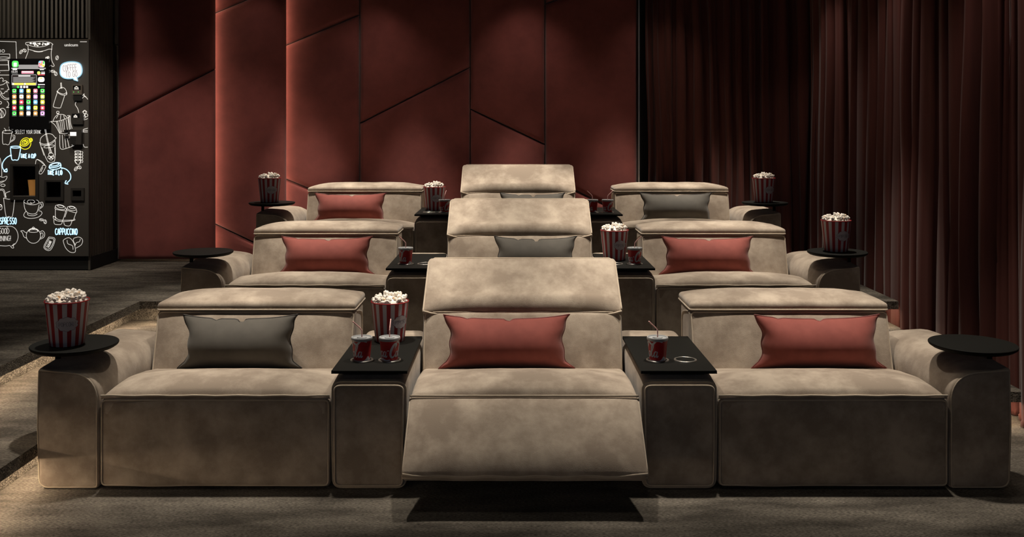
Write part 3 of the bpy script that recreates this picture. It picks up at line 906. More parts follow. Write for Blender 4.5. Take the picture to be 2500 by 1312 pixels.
put_bucket(0, -2.053, 0.135, TT, 0, 'red and white striped popcorn bucket on the front left round table', 'popcorn heaped in the bucket on the front left round table')
put_bucket(0, -0.662, 0.60, TR, 41, 'red and white striped popcorn bucket behind two cups on the front row console', 'popcorn heaped in the bucket behind two cups in the front row')
put_bucket(1, 0.63, 0.405, TR, 29, 'red and white striped popcorn bucket on the right console of the middle row', 'popcorn heaped in the bucket on the middle row right console')
put_bucket(1, 2.024, 0.165, TT, 35, 'red and white striped popcorn bucket on the middle row right round table', 'popcorn heaped in the bucket on the middle row round table')
put_bucket(2, -2.05, 0.16, TT, 13, 'red and white striped popcorn bucket on the back row left round table', 'popcorn heaped in the bucket on the back row left round table')
put_bucket(2, -0.715, 0.43, TR, 15, 'red and white striped popcorn bucket on the left console of the back row', 'popcorn heaped in the bucket on the back row left console')
put_bucket(2, 2.02, 0.16, TT, 38, 'red and white striped popcorn bucket on the back row right round table', 'popcorn heaped in the bucket on the back row right round table')

# ---------------------------------------------------------------- drink cups
CH, CR0, CR1 = 0.100, 0.036, 0.0465
def wcup(V2, lift=0.0006):
    out = []
    for p in V2:
        z = p[1]; r = CR0 + (CR1 - CR0) * z / CH + lift; a = p[0] / 0.0415
        out.append((r * math.sin(a), -r * math.cos(a), z))
    return out
# flowing script lettering, unit: lower-case height 1, slanted; (points, widths)
def script():
    S = []
    def add(pts, wmax, dx, sc=1.0):
        c = catmull([(p[0] * sc + dx, p[1] * sc) for p in pts], 6); n = len(c)
        wd = [wmax * (0.35 + 0.65 * math.sin(PI * (i + 0.5) / n)) for i in range(n)]
        S.append((c, wd))
    Cc = [(1.55, 1.75), (1.75, 2.15), (1.45, 2.35), (0.95, 2.0), (0.45, 1.2), (0.3, 0.4), (0.65, -0.05), (1.2, 0.15), (1.6, 0.6)]
    oo = [(0.75, 0.95), (0.35, 0.85), (0.12, 0.4), (0.25, 0.02), (0.6, 0.1), (0.85, 0.55), (0.8, 0.9), (0.62, 0.8)]
    cc = [(0.8, 0.75), (0.75, 0.98), (0.4, 0.85), (0.15, 0.4), (0.3, 0.0), (0.65, 0.12), (0.9, 0.35)]
    a1 = [(0.85, 0.9), (0.5, 0.95), (0.18, 0.5), (0.2, 0.05), (0.5, 0.1), (0.85, 0.6)]
    a2 = [(1.0, 1.0), (0.82, 0.45), (0.78, 0.05), (1.0, 0.05), (1.2, 0.3)]
    ll = [(0.2, 0.5), (0.75, 1.4), (0.95, 2.1), (0.75, 2.3), (0.5, 1.7), (0.3, 0.7), (0.35, 0.05), (0.6, 0.05), (0.8, 0.35)]
    x = 0
    add(Cc, 0.42, x); add([(1.0, -0.1), (1.9, -0.55), (3.0, -0.35), (4.2, -0.6), (5.2, -0.45)], 0.30, 0)
    add(oo, 0.26, 1.45); add(cc, 0.26, 2.4); add(a1, 0.26, 3.3); add(a2, 0.26, 3.3)
    add([(4.55, 1.1), (4.95, 1.15)], 0.2, 0)
    x = 5.0
    add(Cc, 0.42, x); add([(x + 1.35, 1.5), (x + 1.9, 2.6), (x + 3.0, 2.2), (x + 4.0, 2.9), (x + 5.2, 2.6)], 0.34, 0)
    add(oo, 0.26, x + 1.45); add(ll, 0.26, x + 2.3); add(a1, 0.26, x + 3.15); add(a2, 0.26, x + 3.15)
    return S
def cup(label, loc, rz, group):
    r = thing('drink_cup', label, 'cup', loc, rz, group)
    b = MB(); b.lathe([(CR0 - 0.002, 0.002), (CR0 - 0.002, 0.0), (CR0, 0.0)] + [(CR0 + (CR1 - CR0) * i / 6, CH * i / 6) for i in range(1, 7)], n=56)
    body = soften(b.build('cup_body', M['cup_red'], r), 50)
    mb = MB(); u = 0.026
    for c, wd in script():
        pts = [((p.x - 5.1) * u * 0.77, 0.021 + p.y * u) for p in c]
        V, F = ribbon2d(pts, [q * u for q in wd]); mb.add(wcup(V), F)
    # white wave round the foot, rising at the back of the lettering
    top = []; m = 80
    V2 = []; F = []
    for i in range(m + 1):
        a = -PI + 2 * PI * i / m; x = a * 0.0415
        h = 0.005 + 0.018 * math.exp(-((abs(a) - 2.75) / 0.30) ** 2); V2 += [(x, 0.002), (x, h)]
    for i in range(m): F.append((2 * i, 2 * i + 2, 2 * i + 3, 2 * i + 1))
    mb.add(wcup(V2), F)
    mb.build('lettering', M['cup_white'], body, smooth=False)
    b = MB(); b.lathe([(CR1 + 0.0005, CH - 0.008), (CR1 + 0.0022, CH - 0.004), (CR1 + 0.0025, CH + 0.002), (CR1 + 0.001, CH + 0.006), (CR1 - 0.003, CH + 0.006), (CR1 - 0.006, CH + 0.001), (0.023, CH + 0.001), (0.022, CH + 0.005), (0.004, CH + 0.005)], n=48, cap0=False)
    soften(b.build('lid', M['lid'], r), 30)
    b = MB(); b.tube(catmull([(0, 0, CH - 0.01), (0, 0, CH + 0.03), (-0.004, 0, CH + 0.040), (-0.012, 0.0, CH + 0.05), (-0.042, 0.0, CH + 0.078)], 5), 0.0028, 8)
    b.build('straw', M['straw'], r)
    return r
def put_cup(i, s, k, off, label, straw_rot=0.0):
    y0, z0 = ROWS[i]; X = CX + s * 0.676 + k * 0.0635; Y = y0 + 0.207; phi = math.atan2(-X, Y)
    loc = (X, Y, z0 + 0.5133); g = 'red drink cups'; rz = phi + math.radians(off)
    if 'cup' not in protos: o = protos['cup'] = cup(label, loc, rz, g)
    else: o = dup(protos['cup'], loc, rz, label, g)
    for ch in o.children:
        if ch.name.startswith('straw'): ch.rotation_euler = (0, 0, straw_rot - rz)
put_cup(0, -1, -1, -112, 'red soda cup with bent straw, left of the pair on the front console', 0.15)
put_cup(0, -1, 1, 0, 'red soda cup beside the striped bucket, right of the pair on the front console', PI * 1.5)
put_cup(0, 1, -1, -112, 'red soda cup with bent straw, alone on the front right console', 0.15)
put_cup(1, -1, -1, -112, 'red soda cup with bent straw on the middle row left console', 0.1)
put_cup(1, 1, 1, 0, 'red soda cup beside popcorn on the middle row right console', PI * 0.95)
put_cup(2, -1, 1, 0, 'red soda cup in front of popcorn on the back row left console', PI * 1.4)
put_cup(2, 1, -1, -112, 'red soda cup, left of the pair on the back row right console', 0.0)
put_cup(2, 1, 1, 0, 'red soda cup, right of the pair on the back row right console', PI)

# ---------------------------------------------------------------- coffee vending machine
YF = 8.0; K = YF / 2300; VX0 = -3.93; VB = L2 + 0.001
def ax_(x): return (x - 1250) * K - VX0          # drawing units on the door -> metres from the machine's middle
def az_(y): return ZC - (y - 315) * K - VB
vm = thing('vending_machine', 'charcoal coffee vending machine covered in white line drawings by the slatted wall', 'vending machine', (VX0, YF, VB))
def vbox(name, x0, y0, x1, y1, d0, d1, m, parent=vm):
    b = MB(); b.box(ax_(x0), ax_(x1), d0, d1, az_(y1), az_(y0)); return b.build(name, m, parent, smooth=False)
TOP = 97
b = MB(); b.box(ax_(-62), ax_(217), 0.23, 0.68, az_(627), az_(TOP))
for (p_, q_, r_, t_) in ((-62, TOP, -58, 627), (213, TOP, 217, 627), (-58, TOP, 213, TOP + 4), (-58, 623, 213, 627)): b.box(ax_(p_), ax_(r_), 0.05, 0.23, az_(t_), az_(q_))
b.build('body', M['vend_dark'], vm, smooth=False)
vbox('plinth', -62, 628, 219, 659.5, 0.022, 0.66, M['slat_back'])
# door with openings for the serving hatches
HOLES = [(33, 406, 88, 479.5), (115, 444, 150, 482), (179, 465, 200, 480)]
xs = sorted({-62, 216} | {h[0] for h in HOLES} | {h[2] for h in HOLES}); ys = sorted({TOP + 1, 626} | {h[1] for h in HOLES} | {h[3] for h in HOLES})
b = MB()
for i in range(len(xs) - 1):
    for j in range(len(ys) - 1):
        mx, my = (xs[i] + xs[i + 1]) / 2, (ys[j] + ys[j + 1]) / 2
        if any(h[0] < mx < h[2] and h[1] < my < h[3] for h in HOLES): continue
        b.box(ax_(xs[i]), ax_(xs[i + 1]), 0.0, 0.049, az_(ys[j + 1]), az_(ys[j]))
door = b.build('door', M['vend'], vm, smooth=False)
vbox('door_edge', 216, TOP + 1, 217.6, 626, 0.002, 0.049, M['vend_dark'])
vbox('top_rail', -62, TOP - 1.2, 217, TOP + 0.6, 0.0, 0.05, mat('bronze rail', (0.2, 0.16, 0.12), 0.4, 0.6))

def A(*p): return [(x / 4.373, 80 + y / 4.373) for x, y in p]
def B(*p): return [(x / 4.1, 360 + y / 4.1) for x, y in p]
def C8(*p): return [(x / 8.747, 80 + y / 8.747) for x, y in p]
def el(cx, cy, rx, ry, rot=0.0, a0=0, a1=360, n=20):
    c, s = math.cos(math.radians(rot)), math.sin(math.radians(rot)); o = []
    for i in range(n + 1):
        t = math.radians(a0 + (a1 - a0) * i / n); x, y = rx * math.cos(t), ry * math.sin(t); o.append((cx + x * c - y * s, cy + x * s + y * c))
    return o
def bean(cx, cy, rx, ry, rot):
    c, s = math.cos(math.radians(rot)), math.sin(math.radians(rot))
    f = lambda x, y: (cx + x * c - y * s, cy + x * s + y * c)
    return [el(cx, cy, rx, ry, rot), [f(-rx * .8, 0), f(-rx * .2, -ry * .35), f(rx * .2, ry * .3), f(rx * .8, 0)]]
neon = []; yellow = []; groups = {}; chalk = None
def new(name):
    global chalk
    chalk = groups.setdefault(name, [])
new('coffee_machine_drawing')
def ch(f, *lst):
    for q in lst: chalk.append(f(*q))
# coffee machine and frame at the far left
ch(A, [(0, 92), (172, 97)], [(172, 97), (177, 278)], el(35, 195, 14, 15), el(0, 195, 8, 14), [(0, 228), (105, 228)], [(105, 228), (105, 285)], el(38, 270, 60, 12),
   [(0, 298), (85, 295)], [(85, 295), (98, 400)], [(100, 290), (92, 320), (98, 400)], [(0, 405), (105, 402)], [(0, 343), (88, 343)], [(0, 452), (103, 452)], [(0, 425), (5, 425)])
# hand and jug at the left
new('jug_drawing')
ch(A, [(0, 490), (18, 482), (36, 495), (30, 520), (60, 512), (100, 540)], [(0, 560), (40, 550), (72, 525)], [(8, 600), (40, 600)], [(72, 525), (80, 560), (100, 610)],
   [(5, 620), (20, 645), (45, 648), (60, 625), (75, 632), (80, 610), (100, 610)], [(0, 650), (20, 690), (60, 715), (104, 708)], [(10, 640), (35, 680), (70, 700), (104, 695)],
   [(75, 730), (95, 760), (85, 790), (70, 798), (104, 798)], el(5, 748, 12, 14), el(20, 858, 40, 52, 20), [(0, 820), (20, 850), (22, 905)], [(5, 815), (35, 850), (45, 890)], [(0, 850), (10, 880), (15, 910)])
# sack of beans
new('bean_sack_drawing')
ch(C8, [(550, 215), (600, 205), (880, 185), (1010, 190), (1120, 235), (1125, 265)], [(550, 215), (555, 250), (590, 270), (602, 310), (600, 350), (602, 400), (570, 490), (545, 560)],
   [(585, 250), (680, 285), (820, 305), (960, 285), (1060, 240)], [(600, 350), (720, 385), (830, 403), (960, 380), (1040, 352), (1115, 352)], [(720, 395), (830, 410), (920, 398)],
   [(1115, 250), (1105, 350), (1095, 450), (1110, 600), (1160, 700), (1125, 718), (1070, 690)])
rnd = random.Random(4)
for q in range(46):
    t = rnd.random(); cx, cy = 640 + 420 * t, 225 + rnd.uniform(-8, 60) * math.sin(PI * t * .92 + .1); rr = rnd.uniform(7, 12)
    chalk.append(C8(*el(cx, cy, rr, rr * .7, rnd.uniform(0, 180), n=7)))
for args in ((225, 205, 22, 13, -60), (263, 190, 20, 15, 30), (610, 268, 22, 14, 100), (565, 412, 22, 12, 5), (596, 438, 20, 15, 80), (500, 272, 14, 12, 20), (515, 265, 13, 11, 90)):
    groups.setdefault('bean', []).append([A(*s) for s in bean(*args)])
# milkshake, moka pot
new('moka_pot_and_milkshake_drawing')
ch(A, [(655, 532), (662, 598)], [(648, 534), (650, 598)], el(658, 660, 52, 76, 12, 190, 350), [(608, 630), (640, 655), (680, 668), (712, 662)], [(606, 622), (640, 645), (680, 655), (712, 640), (712, 662)],
   [(612, 640), (572, 770), (580, 795), (640, 803), (655, 780), (692, 668)],
   el(618, 850, 14, 12), [(606, 866), (632, 866)], [(566, 945), (585, 905), (620, 875), (680, 875), (715, 905)], [(540, 948), (600, 946), (680, 928), (750, 890), (718, 885)],
   [(540, 948), (590, 990), (640, 1080)], [(600, 946), (640, 1070)], [(750, 890), (752, 960), (772, 1025)], [(735, 895), (740, 960), (755, 1030)], [(640, 940), (660, 1065)], [(680, 930), (692, 1050)], [(705, 925), (722, 1040)], [(615, 945), (650, 1068)], [(660, 935), (676, 1058)], [(725, 912), (742, 1035)],
   [(640, 1072), (690, 1080), (740, 1065)], [(640, 1090), (645, 1235), (720, 1232), (790, 1205)], [(665, 1092), (675, 1232)], [(690, 1092), (705, 1232)], [(735, 1085), (775, 1210)], [(712, 1100), (740, 1225)], [(620, 885), (600, 915)], [(650, 878), (645, 930)], [(680, 882), (690, 920)])
# iced cup
new('iced_drink_drawing')
ch(A, [(485, 1010), (505, 1115)], [(475, 1012), (495, 1115)], [(428, 1175), (440, 1120), (500, 1080), (555, 1085), (592, 1125)], [(422, 1172), (470, 1190), (540, 1175), (598, 1130), (592, 1118)], [(422, 1172), (450, 1200), (540, 1190), (590, 1150)],
   [(430, 1190), (470, 1310)], [(590, 1150), (590, 1310)], el(525, 1215, 58, 14, -8), [(505, 1115), (545, 1290)], [(495, 1115), (532, 1290)])
ch(B, [(420, 0), (455, 95), (480, 142)], [(548, 0), (552, 95), (545, 140)], [(480, 142), (510, 152), (545, 140)], el(512, 75, 26, 20, 20, n=9), el(495, 100, 16, 13), el(528, 98, 15, 14), el(512, 115, 15, 12), [(500, 0), (520, 55)])
new('steaming_mug_drawing')
# steaming mug with spoon at the left
ch(A, el(82, 1060, 54, 17), [(27, 1060), (30, 1180), (60, 1190), (100, 1188), (128, 1065)], [(133, 1095), (158, 1098), (155, 1140), (110, 1170)], [(135, 1110), (148, 1115), (140, 1140), (118, 1155)], [(45, 1018), (62, 1040), (60, 1052)], [(98, 1005), (102, 1040)], [(120, 1030), (142, 1032)])
new('stacked_cups_drawing')
# paper sachet, stacked cups, beans, spoon hand on the right
ch(B, [(355, 168), (372, 120), (445, 175)], [(372, 120), (420, 142), (450, 178)], [(430, 180), (460, 190), (420, 262), (392, 255), (430, 180)], [(430, 200), (410, 245)])
for k in range(4):
    y = 40 + k * 29; w_ = 30 - k * 0.5
    ch(B, el(780, y, w_, 7), [(750, y), (756, y + 24), (772, y + 30)], [(810, y), (805, y + 22), (790, y + 30)], el(820, y + 14, 10, 12, 0, -100, 110))
ch(B, [(748, 128), (760, 158), (785, 172), (805, 158), (812, 128)])
for args in ((760, 215, 22, 13, -60), (795, 200, 20, 15, 30), (415, 725, 20, 11, 5), (452, 745, 20, 14, 80)):
    groups.setdefault('bean', []).append([B(*s) for s in bean(*args)])
new('flower_drawing')
ch(A, [(795, 712), (830, 680), (890, 668), (900, 650)], [(795, 712), (830, 722), (880, 700), (905, 675), (938, 712)], [(890, 655), (912, 690)], [(812, 740), (805, 770), (830, 810), (842, 855)], el(905, 850, 14, 16), el(890, 880, 16, 14), el(922, 882, 16, 16), el(900, 900, 14, 12), [(880, 850), (905, 828), (930, 850)], [(895, 930), (920, 925), (938, 915)],
   [(850, 1080), (890, 1060), (890, 1035), (938, 1020)], [(890, 1060), (938, 1060)], [(890, 1045), (938, 1045)], [(890, 1190), (900, 1220), (938, 1222)])
# lower part of the door
new('teapot_and_cups_drawing')
ch(B, [(0, 105), (12, 160), (18, 240), (18, 290)], [(0, 290), (30, 300), (70, 290), (55, 330), (0, 360)], [(0, 345), (40, 335)], el(30, 380, 22, 12), [(0, 420), (40, 425), (60, 505)], [(0, 430), (32, 435), (50, 505)], [(62, 500), (58, 460), (108, 438)],
   [(36, 508), (90, 520), (108, 512)], [(36, 508), (60, 685), (90, 692), (125, 688), (147, 522)], el(8, 600, 14, 26), el(5, 585, 10, 12),
   el(315, 545, 76, 30, 4), [(318, 565), (275, 555), (285, 530), (330, 528), (348, 548), (320, 560), (305, 548)], [(240, 548), (248, 610), (278, 655), (330, 668), (370, 650), (392, 575)], [(392, 560), (425, 550), (430, 590), (385, 625)], [(400, 570), (415, 568), (415, 590), (395, 605)],
   [(262, 640), (242, 665), (245, 695), (300, 712), (380, 700), (420, 665), (410, 640), (385, 635)], [(275, 660), (285, 680), (340, 685), (375, 668)],
   el(605, 600, 52, 22, 12), el(608, 590, 32, 12, 12), [(553, 598), (560, 620), (660, 635), (660, 610)], el(718, 612, 46, 20, 10), el(722, 602, 28, 11, 10), [(672, 612), (676, 630), (762, 655), (766, 625)],
   [(555, 620), (555, 700), (560, 730)], [(660, 635), (640, 700), (625, 740)], [(672, 635), (650, 700)], [(762, 655), (735, 730)], [(540, 685), (535, 710), (580, 738), (660, 742), (745, 730), (745, 715)], [(530, 690), (555, 700), (600, 728), (735, 728)], [(540, 720), (545, 765), (585, 775), (615, 768), (625, 742)], [(638, 745), (650, 780), (700, 785), (722, 735)],
   el(335, 885, 72, 76), el(335, 838, 48, 14), el(335, 808, 10, 10), [(290, 838), (305, 820), (335, 815), (368, 822), (382, 840)], [(268, 858), (245, 845), (235, 835), (208, 838), (225, 855), (240, 895), (268, 910)], [(400, 850), (425, 835), (448, 860), (440, 900), (402, 920)], [(405, 870), (420, 855), (432, 870), (425, 895), (405, 905)],
   [(490, 898), (552, 918), (505, 1030), (438, 1002), (490, 898)], [(494, 912), (540, 925), (500, 1015), (450, 1000), (494, 912)],
   el(100, 890, 82, 100, 0, -115, 80), [(0, 795), (30, 790), (75, 790)], [(0, 985), (60, 988), (100, 985), (118, 1006), (138, 1006), (130, 975), (150, 965)])
new('large_bean_drawing')
chalk.append(B(*[(p[0], p[1]) for p in catmull([(640, 925), (690, 905), (730, 940), (752, 1000), (752, 1048), (705, 1050), (660, 1010), (636, 950)], 5, True)] + [(640, 925)]))
chalk.append(B((672, 928), (680, 965), (725, 985), (732, 1025))); chalk.append(B((740, 910), (790, 898), (826, 925), (815, 975), (760, 1010))); chalk.append(B((740, 910), (735, 935), (752, 975)));  chalk.append(B((805, 918), (795, 945), (765, 955), (752, 985)))
# white lettering
new('greeting_lettering')
def words(txt, x, y, h, lw, gap, dst, slant=0.0, rot=0.0, ww=None):
    for s in strokes_text(txt, x, -y, h, lw, gap, slant, rot): dst.append([(p[0], -p[1]) for p in s])
bold = []
words('SELECT YOUR DRINK', 37.3, 326.5, 8.6, 2.9, 1.15, bold)
neon_t = [[], [], [], []]
words('TAKE A CUP', 50.5, 386, 9.8, 3.0, 1.1, neon_t[0])
words('TAKE A LID', 116.5, 427, 10.5, 3.0, 1.2, neon_t[1])
words('ESPRESSO', -5.5, 547.5, 15.5, 4.2, 1.7, neon_t[2])
words('CAPPUCCINO', 135, 573.5, 15, 4.2, 1.65, neon_t[3])
words('GOOD', -2, 571, 13.5, 5.0, 1.5, chalk); words('MORNING!', -15.5, 589.5, 12.5, 4.8, 1.6, chalk, rot=0.03)
words('SUGAR', 119, 606, 6.5, 2.6, 1.1, chalk, rot=1.1)
# lit drawings: cup, arrows, lid, latte
neon += [B((105, 8), (118, 118), (150, 125), (185, 118), (208, 5)), [(p[0], p[1]) for p in A(*el(167, 1222, 54, 10))], B((118, 78), (70, 100), (30, 150), (25, 200), (50, 240), (70, 243)), B((38, 240), (70, 245), (68, 212)), B((38, 240), (68, 212)), B((95, 80), (118, 88)),
         B(*el(552, 178, 58, 22, -12)), B(*el(550, 172, 42, 13, -12)), B((494, 190), (495, 208), (530, 222), (590, 212), (610, 190), (610, 172)), B((622, 205), (670, 225), (705, 270), (705, 320), (668, 358)), B((665, 330), (652, 360), (684, 368)), B((612, 198), (622, 218))]
yellow += [A(*el(268, 1168, 54, 40, -35)), A(*el(268, 1170, 36, 24, -35)), A(*el(270, 1172, 18, 10, -30)), A((212, 1190), (225, 1225), (265, 1245), (310, 1230), (330, 1190), (325, 1160)), A(*el(330, 1145, 16, 18)), A(*el(332, 1148, 9, 10)), A((240, 1160), (262, 1150), (290, 1165))]
def art(name, lst, w, m, parent, d=-0.0012, thick=True):
    mb = MB()
    for s in lst:
        P = [Vector((ax_(x), az_(y))) for x, y in s]
        if len(P) > 2 and len(P) < 16: P = catmull(P, 4)
        Q = [P[0]]
        for p in P[1:]:
            if (p - Q[-1]).length > 1e-4: Q.append(p)
        if len(Q) < 2: continue
        V, F = ribbon2d(Q, w); mb.add([(v.x, d, v.y) for v in V], F)
    return mb.build(name, m, parent, smooth=False)
for ls_ in groups.pop('bean'): art('coffee_bean_drawing', ls_, 0.0048, M['chalk'], door)
for nm_, ls_ in groups.items(): art(nm_, ls_, 0.0048, M['chalk'], door)
art('drink_lettering', bold, 0.0040, M['chalk'], door)['label'] = 'white lettering SELECT YOUR DRINK'
for nm_, ls_ in [('lit_cup_drawing', neon[:5]), ('lit_lid_drawing', neon[5:])] + [('lit_lettering', q) for q in neon_t]:
    h_ = art(nm_, ls_, 0.0046, M['neon'], door, -0.0016); art('cyan_halo', ls_, 0.0090, M['neon_edge'], h_, -0.0011)  # wider, dimmer ribbon paints a cyan halo around each lit line
art('latte_drawing', yellow, 0.0062, M['yellow_line'], door, -0.0014)['label'] = 'yellow latte cup drawing'

def flat_poly(name, pts, m, parent, d=-0.002, thick=0.004):
    P = [(ax_(x), az_(y)) for x, y in pts]; n = len(P)
    V = [(x, d - thick, z) for x, z in P] + [(x, d, z) for x, z in P]
    F = [tuple(range(n))] + [(i, i + n, (i + 1) % n + n, (i + 1) % n) for i in range(n)]
    return mesh_obj(name, V, F, m, parent, False)
# speech bubble sign
bp = [(p[0], p[1]) for p in catmull(A((648, 410), (662, 345), (720, 316), (800, 312), (860, 332), (882, 385), (876, 440), (840, 475), (770, 490), (700, 487), (658, 458)), 5, True)]
k_ = [i for i, p in enumerate(bp) if p[1] > 80 + 480 / 4.373]
i0 = max(k_, key=lambda i: bp[i][0]); bp2 = bp[:i0] + A((835, 518), (800, 505)) + bp[i0 + 2:]
bub = flat_poly('speech_bubble', bp2, M['bubble'], vm, -0.001, 0.010); bub['label'] = 'glowing white speech bubble'
tx = []
words('COFFEE', 156, 175, 14.5, 4.4, 1.6, tx, rot=0.10); words('TO GO', 162.5, 189, 13.5, 4.6, 1.7, tx, rot=0.06)
art('bubble_lettering', tx, 0.0034, M['bubble_text'], bub, -0.0122)
art('bubble_outline', [bp2 + [bp2[0]]], 0.009, M['neon_edge'], bub, -0.0118)
# maker's name
def font_text(txt, x, y, h, m, parent, d=-0.0014, name='lettering', width=None, bold=0.0):
    cu = bpy.data.curves.new('t', 'FONT'); cu.body = txt; cu.size = 1.0; cu.offset = bold; to = bpy.data.objects.new('t', cu)
    me = bpy.data.meshes.new_from_object(to); bpy.data.objects.remove(to)
    xs_ = [v.co.x for v in me.vertices]; w0 = max(xs_) - min(xs_); x0 = min(xs_)
    sx = (width * K / w0) if width else h * K; sz = h * K
    for v in me.vertices: v.co = Vector((ax_(x) + (v.co.x - x0) * sx, d, az_(y) + v.co.y * sz))
    me.materials.append(m); o = bpy.data.objects.new(name, me); C.objects.link(o); o.parent = parent; return o
font_text('unicum', 157.5, 113, 9.6, M['chalk'], door, name='maker_lettering', width=33, bold=0.03)['label'] = 'white word unicum'
vbox('top_tag', 195.5, 101.2, 212, 102.8, -0.001, 0.0, M['chalk'], door)

# touch screen
ts = vbox('touchscreen', 27, 144, 124, 316, -0.030, -0.0005, M['glass_black']); ts['label'] = 'black touchscreen with glowing icons'
def em(nm, c, s=1.0): return mat(nm, tuple(0.3 * q for q in c), 0.5, 0, c, s)
E = {'g': em('green glow', (0.10, 0.75, 0.12), 1.2), 'b': em('blue glow', (0.25, 0.62, 1), 1.1), 'y': em('yellow glow', (1, 0.86, 0.12), 1.0), 'r': em('red glow', (1, 0.10, 0.14), 1.0), 'o': em('orange glow', (1, 0.52, 0.16), 0.9),
     'w': em('white glow', (1, 0.95, 0.93), 0.95), 'v': em('violet glow', (0.92, 0.5, 0.95), 1.0), 'l': em('lime glow', (0.78, 0.95, 0.2), 1.0), 'p': em('pink glow', (1, 0.32, 0.42), 1.1), 's': em('silver glow', (0.4, 0.39, 0.38), 0.8), 'k': em('dim glow', (0.04, 0.03, 0.03), 0.5)}
def S6(x, y): return (20 + x / 7.718, 140 + y / 7.718)
def icon(x0, y0, x1, y1, e, name='icon', d=0.0, rad=0.35, parent=ts, label=None):
    ax0, ay0 = S6(x0, y0); ax1, ay1 = S6(x1, y1); r = min(ax1 - ax0, ay1 - ay0) * rad
    pr = round_profile([(ax0, ay0), (ax1, ay0), (ax1, ay1), (ax0, ay1)], [r] * 4, 3)
    return flat_poly(name, [(p.x, p.y) for p in pr], E[e], parent, -0.0302 - d, 0.0010)
icon(107, 70, 230, 192, 'g', 'app_icon'); icon(140, 105, 200, 180, 'w', 'app_symbol', 0.002, 0.2)
icon(604, 70, 724, 192, 'w', 'flag_icon')
for q, (x0, y0, x1, y1, e) in enumerate([(612, 78, 650, 110, 'b'), (655, 78, 690, 120, 'p'), (690, 78, 718, 130, 'g'), (640, 120, 680, 160, 'o'), (675, 145, 720, 180, 'y'), (612, 140, 640, 185, 'p'), (645, 160, 668, 188, 'v'), (612, 112, 640, 135, 'r')]): icon(x0, y0, x1, y1, e, 'flag', 0.0015, 0.05)
icon(232, 145, 602, 200, 's', 'banner', 0, 0.02); icon(95, 200, 740, 226, 's', 'banner_edge', 0, 0.1); icon(122, 212, 205, 245, 'w', 'caption', 0.002, 0.1); icon(632, 228, 710, 245, 'w', 'caption', 0.002, 0.1)
icon(285, 262, 515, 312, 'p', 'order_button', 0, 0.2); icon(300, 268, 500, 288, 'w', 'button_text', 0.002, 0.1)
font_text('10:34', 20 + 100 / 7.718, 140 + 288 / 7.718, 6.2, E['w'], ts, -0.0316, 'clock', width=14.5)
icon(100, 296, 215, 306, 's', 'date_text', 0, 0.1)
icon(580, 268, 640, 330, 'l', 'coin_symbol', 0, 0.45); icon(655, 270, 725, 286, 's', 'price_text', 0, 0.1); icon(655, 292, 725, 320, 'w', 'price', 0, 0.1); icon(590, 328, 722, 342, 'r', 'price_bar', 0, 0.2)
icon(100, 325, 572, 535, 's', 'order_panel', 0, 0.12); icon(110, 337, 562, 482, 'k', 'panel_field', 0.001, 0.1); icon(230, 345, 455, 366, 'w', 'panel_title', 0.002, 0.1)
for q in range(8): icon(132, 378 + q * 12.5, 545 - (q * 37) % 60, 385 + q * 12.5, 's', 'text_line', 0.002, 0.1)
icon(116, 486, 328, 526, 'y', 'yellow_button', 0.002, 0.2); icon(336, 486, 556, 526, 'y', 'yellow_button', 0.002, 0.2); icon(118, 490, 150, 522, 'w', 'button_symbol', 0.0035, 0.3); icon(340, 490, 368, 522, 'w', 'button_symbol', 0.0035, 0.3)
icon(594, 375, 718, 470, 'w', 'cup_symbol', 0, 0.45); icon(640, 385, 672, 408, 'y', 'cup_symbol', 0.002, 0.4); icon(596, 508, 724, 526, 'w', 'menu_text', 0, 0.1)
icon(110, 556, 200, 566, 's', 'menu_text', 0, 0.1)
for x_, e in ((222, 'g'), (280, 'w'), (338, 'w'), (390, 'w'), (610, 'g')): icon(x_ - 22, 540, x_ + 22, 584, e, 'round_button', 0, 0.5)
icon(640, 556, 718, 568, 's', 'menu_text', 0, 0.1)
rows_ = ['gbypg', 'owovl', 'lrgby', 'rgbyr', 'gowov']
for j, rw in enumerate(rows_):
    for i, e in enumerate(rw):
        cx_, cy_ = (152, 285, 417, 548, 681)[i], (635, 743, 845, 953, 1057)[j]
        icon(cx_ - 38, cy_ - 38, cx_ + 38, cy_ + 38, e, 'drink_icon', 0, 0.25); icon(cx_ - 19, cy_ - 14, cx_ + 19, cy_ + 22, 'w', 'drink_symbol', 0.0015, 0.3)
        if (i * 3 + j) % 4 == 0: icon(cx_ - 12, cy_ - 12, cx_ + 12, cy_ + 10, 'k' if j % 2 == 0 else 'o', 'drink_mark', 0.003, 0.3)
        icon(cx_ - 42, cy_ + 48, cx_ + 42, cy_ + 54, 's', 'drink_caption', 0, 0.1)

# serving hatches
def hatch(name, x0, y0, x1, y1, h, label):
    hx0, hy0, hx1, hy1 = h; b = MB()
    for (a0, b0, a1, b1) in ((x0, y0, x1, hy0), (x0, hy1, x1, y1), (x0, hy0, hx0, hy1), (hx1, hy0, x1, hy1)): b.box(ax_(a0), ax_(a1), -0.014, 0.0, az_(b1), az_(b0))
    f = b.build(name, M['vend_dark'], vm, smooth=False); f['label'] = label
    b = MB(); X0, X1, Z0, Z1 = ax_(hx0), ax_(hx1), az_(hy1), az_(hy0); t = 0.003
    b.box(X0, X1, 0.215, 0.22, Z0, Z1); b.box(X0, X0 + t, 0, 0.215, Z0, Z1); b.box(X1 - t, X1, 0, 0.215, Z0, Z1); b.box(X0, X1, 0, 0.215, Z0, Z0 + t); b.box(X0, X1, 0, 0.215, Z1 - t, Z1)
    b.build('recess', M['glass_black'], f, smooth=False); return f
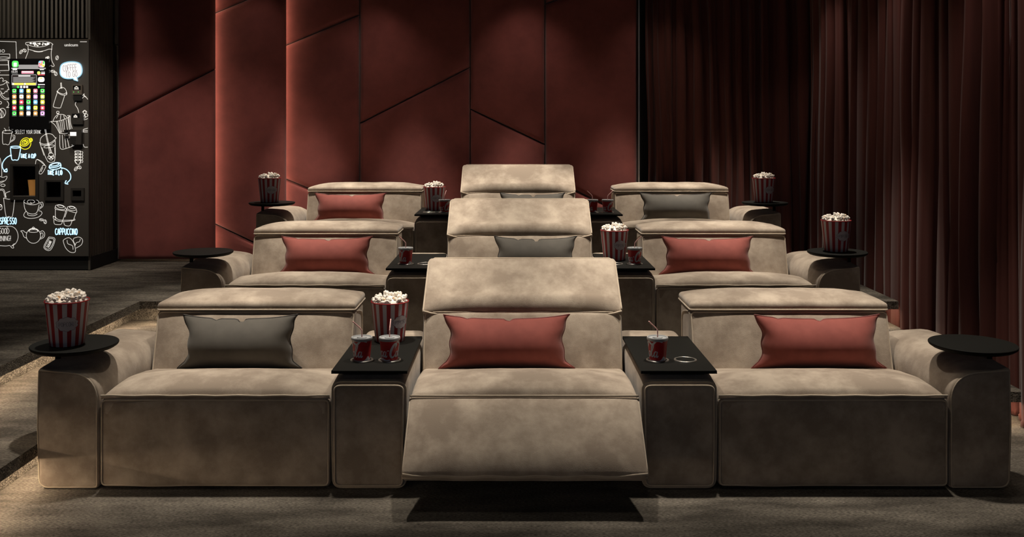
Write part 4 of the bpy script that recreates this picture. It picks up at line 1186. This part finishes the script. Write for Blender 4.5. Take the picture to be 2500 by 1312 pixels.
f1 = hatch('cup_hatch', 26.5, 401, 95.5, 488, HOLES[0], 'dark serving hatch with an amber cup inside')
hatch('lid_hatch', 110, 439.5, 156.5, 490, HOLES[1], 'small dark hatch for lids'); hatch('coin_return', 174.5, 459, 206.5, 489.5, HOLES[2], 'coin return pocket')
vbox('hatch_shelf', 33, 478.5, 88, 482.5, -0.010, 0.02, mat('worn metal lip', (0.22, 0.20, 0.18), 0.5, 0.3), f1)
cp = MB(); cp.lathe([(0.026, 0.0), (0.030, 0.06), (0.037, 0.128), (0.038, 0.130)], n=28)
c_ = soften(cp.build('paper_cup', M['amber'], None, loc=((79.5 - 1250) * (YF + 0.11) / 2300, YF + 0.11, VB + az_(479.5) + 0.0035)), 50)
tag(c_, 'amber paper cup with added glow standing in the hatch of the vending machine', 'cup')
# payment devices
bz = vbox('bill_acceptor', 178.5, 207.5, 202.5, 231.5, -0.022, 0.0, mat('brown device', (0.12, 0.10, 0.08), 0.5)); vbox('device_window', 181, 209.5, 200, 220, -0.0235, -0.022, M['glass_black'], bz)
art('device_symbol', [A(*el(830, 590, 20, 8)), A((806, 603), (855, 603)), A((820, 583), (830, 575), (842, 584))], 0.005, M['chalk'], bz, -0.0245)
for x_ in (182.8, 194.2): vbox('status_light', x_ - 0.8, 224.2, x_ + 0.8, 226, -0.0235, -0.022, E['g'], bz)
vbox('acceptor_mouth', 181, 232, 201, 246, -0.016, 0.0, M['slat_back'])
b2 = vbox('coin_slot', 177.5, 277, 204.5, 303.5, -0.018, 0.0, M['vend_dark']); vbox('device_window', 178.5, 278.5, 196.5, 287.5, -0.0195, -0.018, M['glass_black'], b2)
art('device_symbol', [A(*el(817, 893, 17, 6)), A((797, 903), (838, 903)), A((810, 886), (817, 878), (826, 887))], 0.005, M['chalk'], b2, -0.0205)
vbox('slot_mark', 190.5, 296.2, 202, 297, -0.0195, -0.018, M['steel'], b2)
b3 = vbox('card_terminal', 175, 317, 203, 353, -0.035, 0.0, M['vend_dark']); vbox('terminal_display', 175.8, 322.5, 191, 332, -0.0365, -0.035, E['w'], b3)
for i in range(3):
    for j in range(4): vbox('key', 176.5 + i * 4.6, 336.5 + j * 4, 179.9 + i * 4.6, 338.9 + j * 4, -0.0365, -0.035, M['slat_back'], b3)
for yy in (317, 331): q_ = vbox('side_reader', 158, yy, 170, yy + 8, -0.008, 0.0, M['steel'] if yy > 320 else M['vend_dark']); vbox('reader_window', 160.5, yy + 1.5, 167.5, yy + 6, -0.0095, -0.008, M['glass_black'], q_)
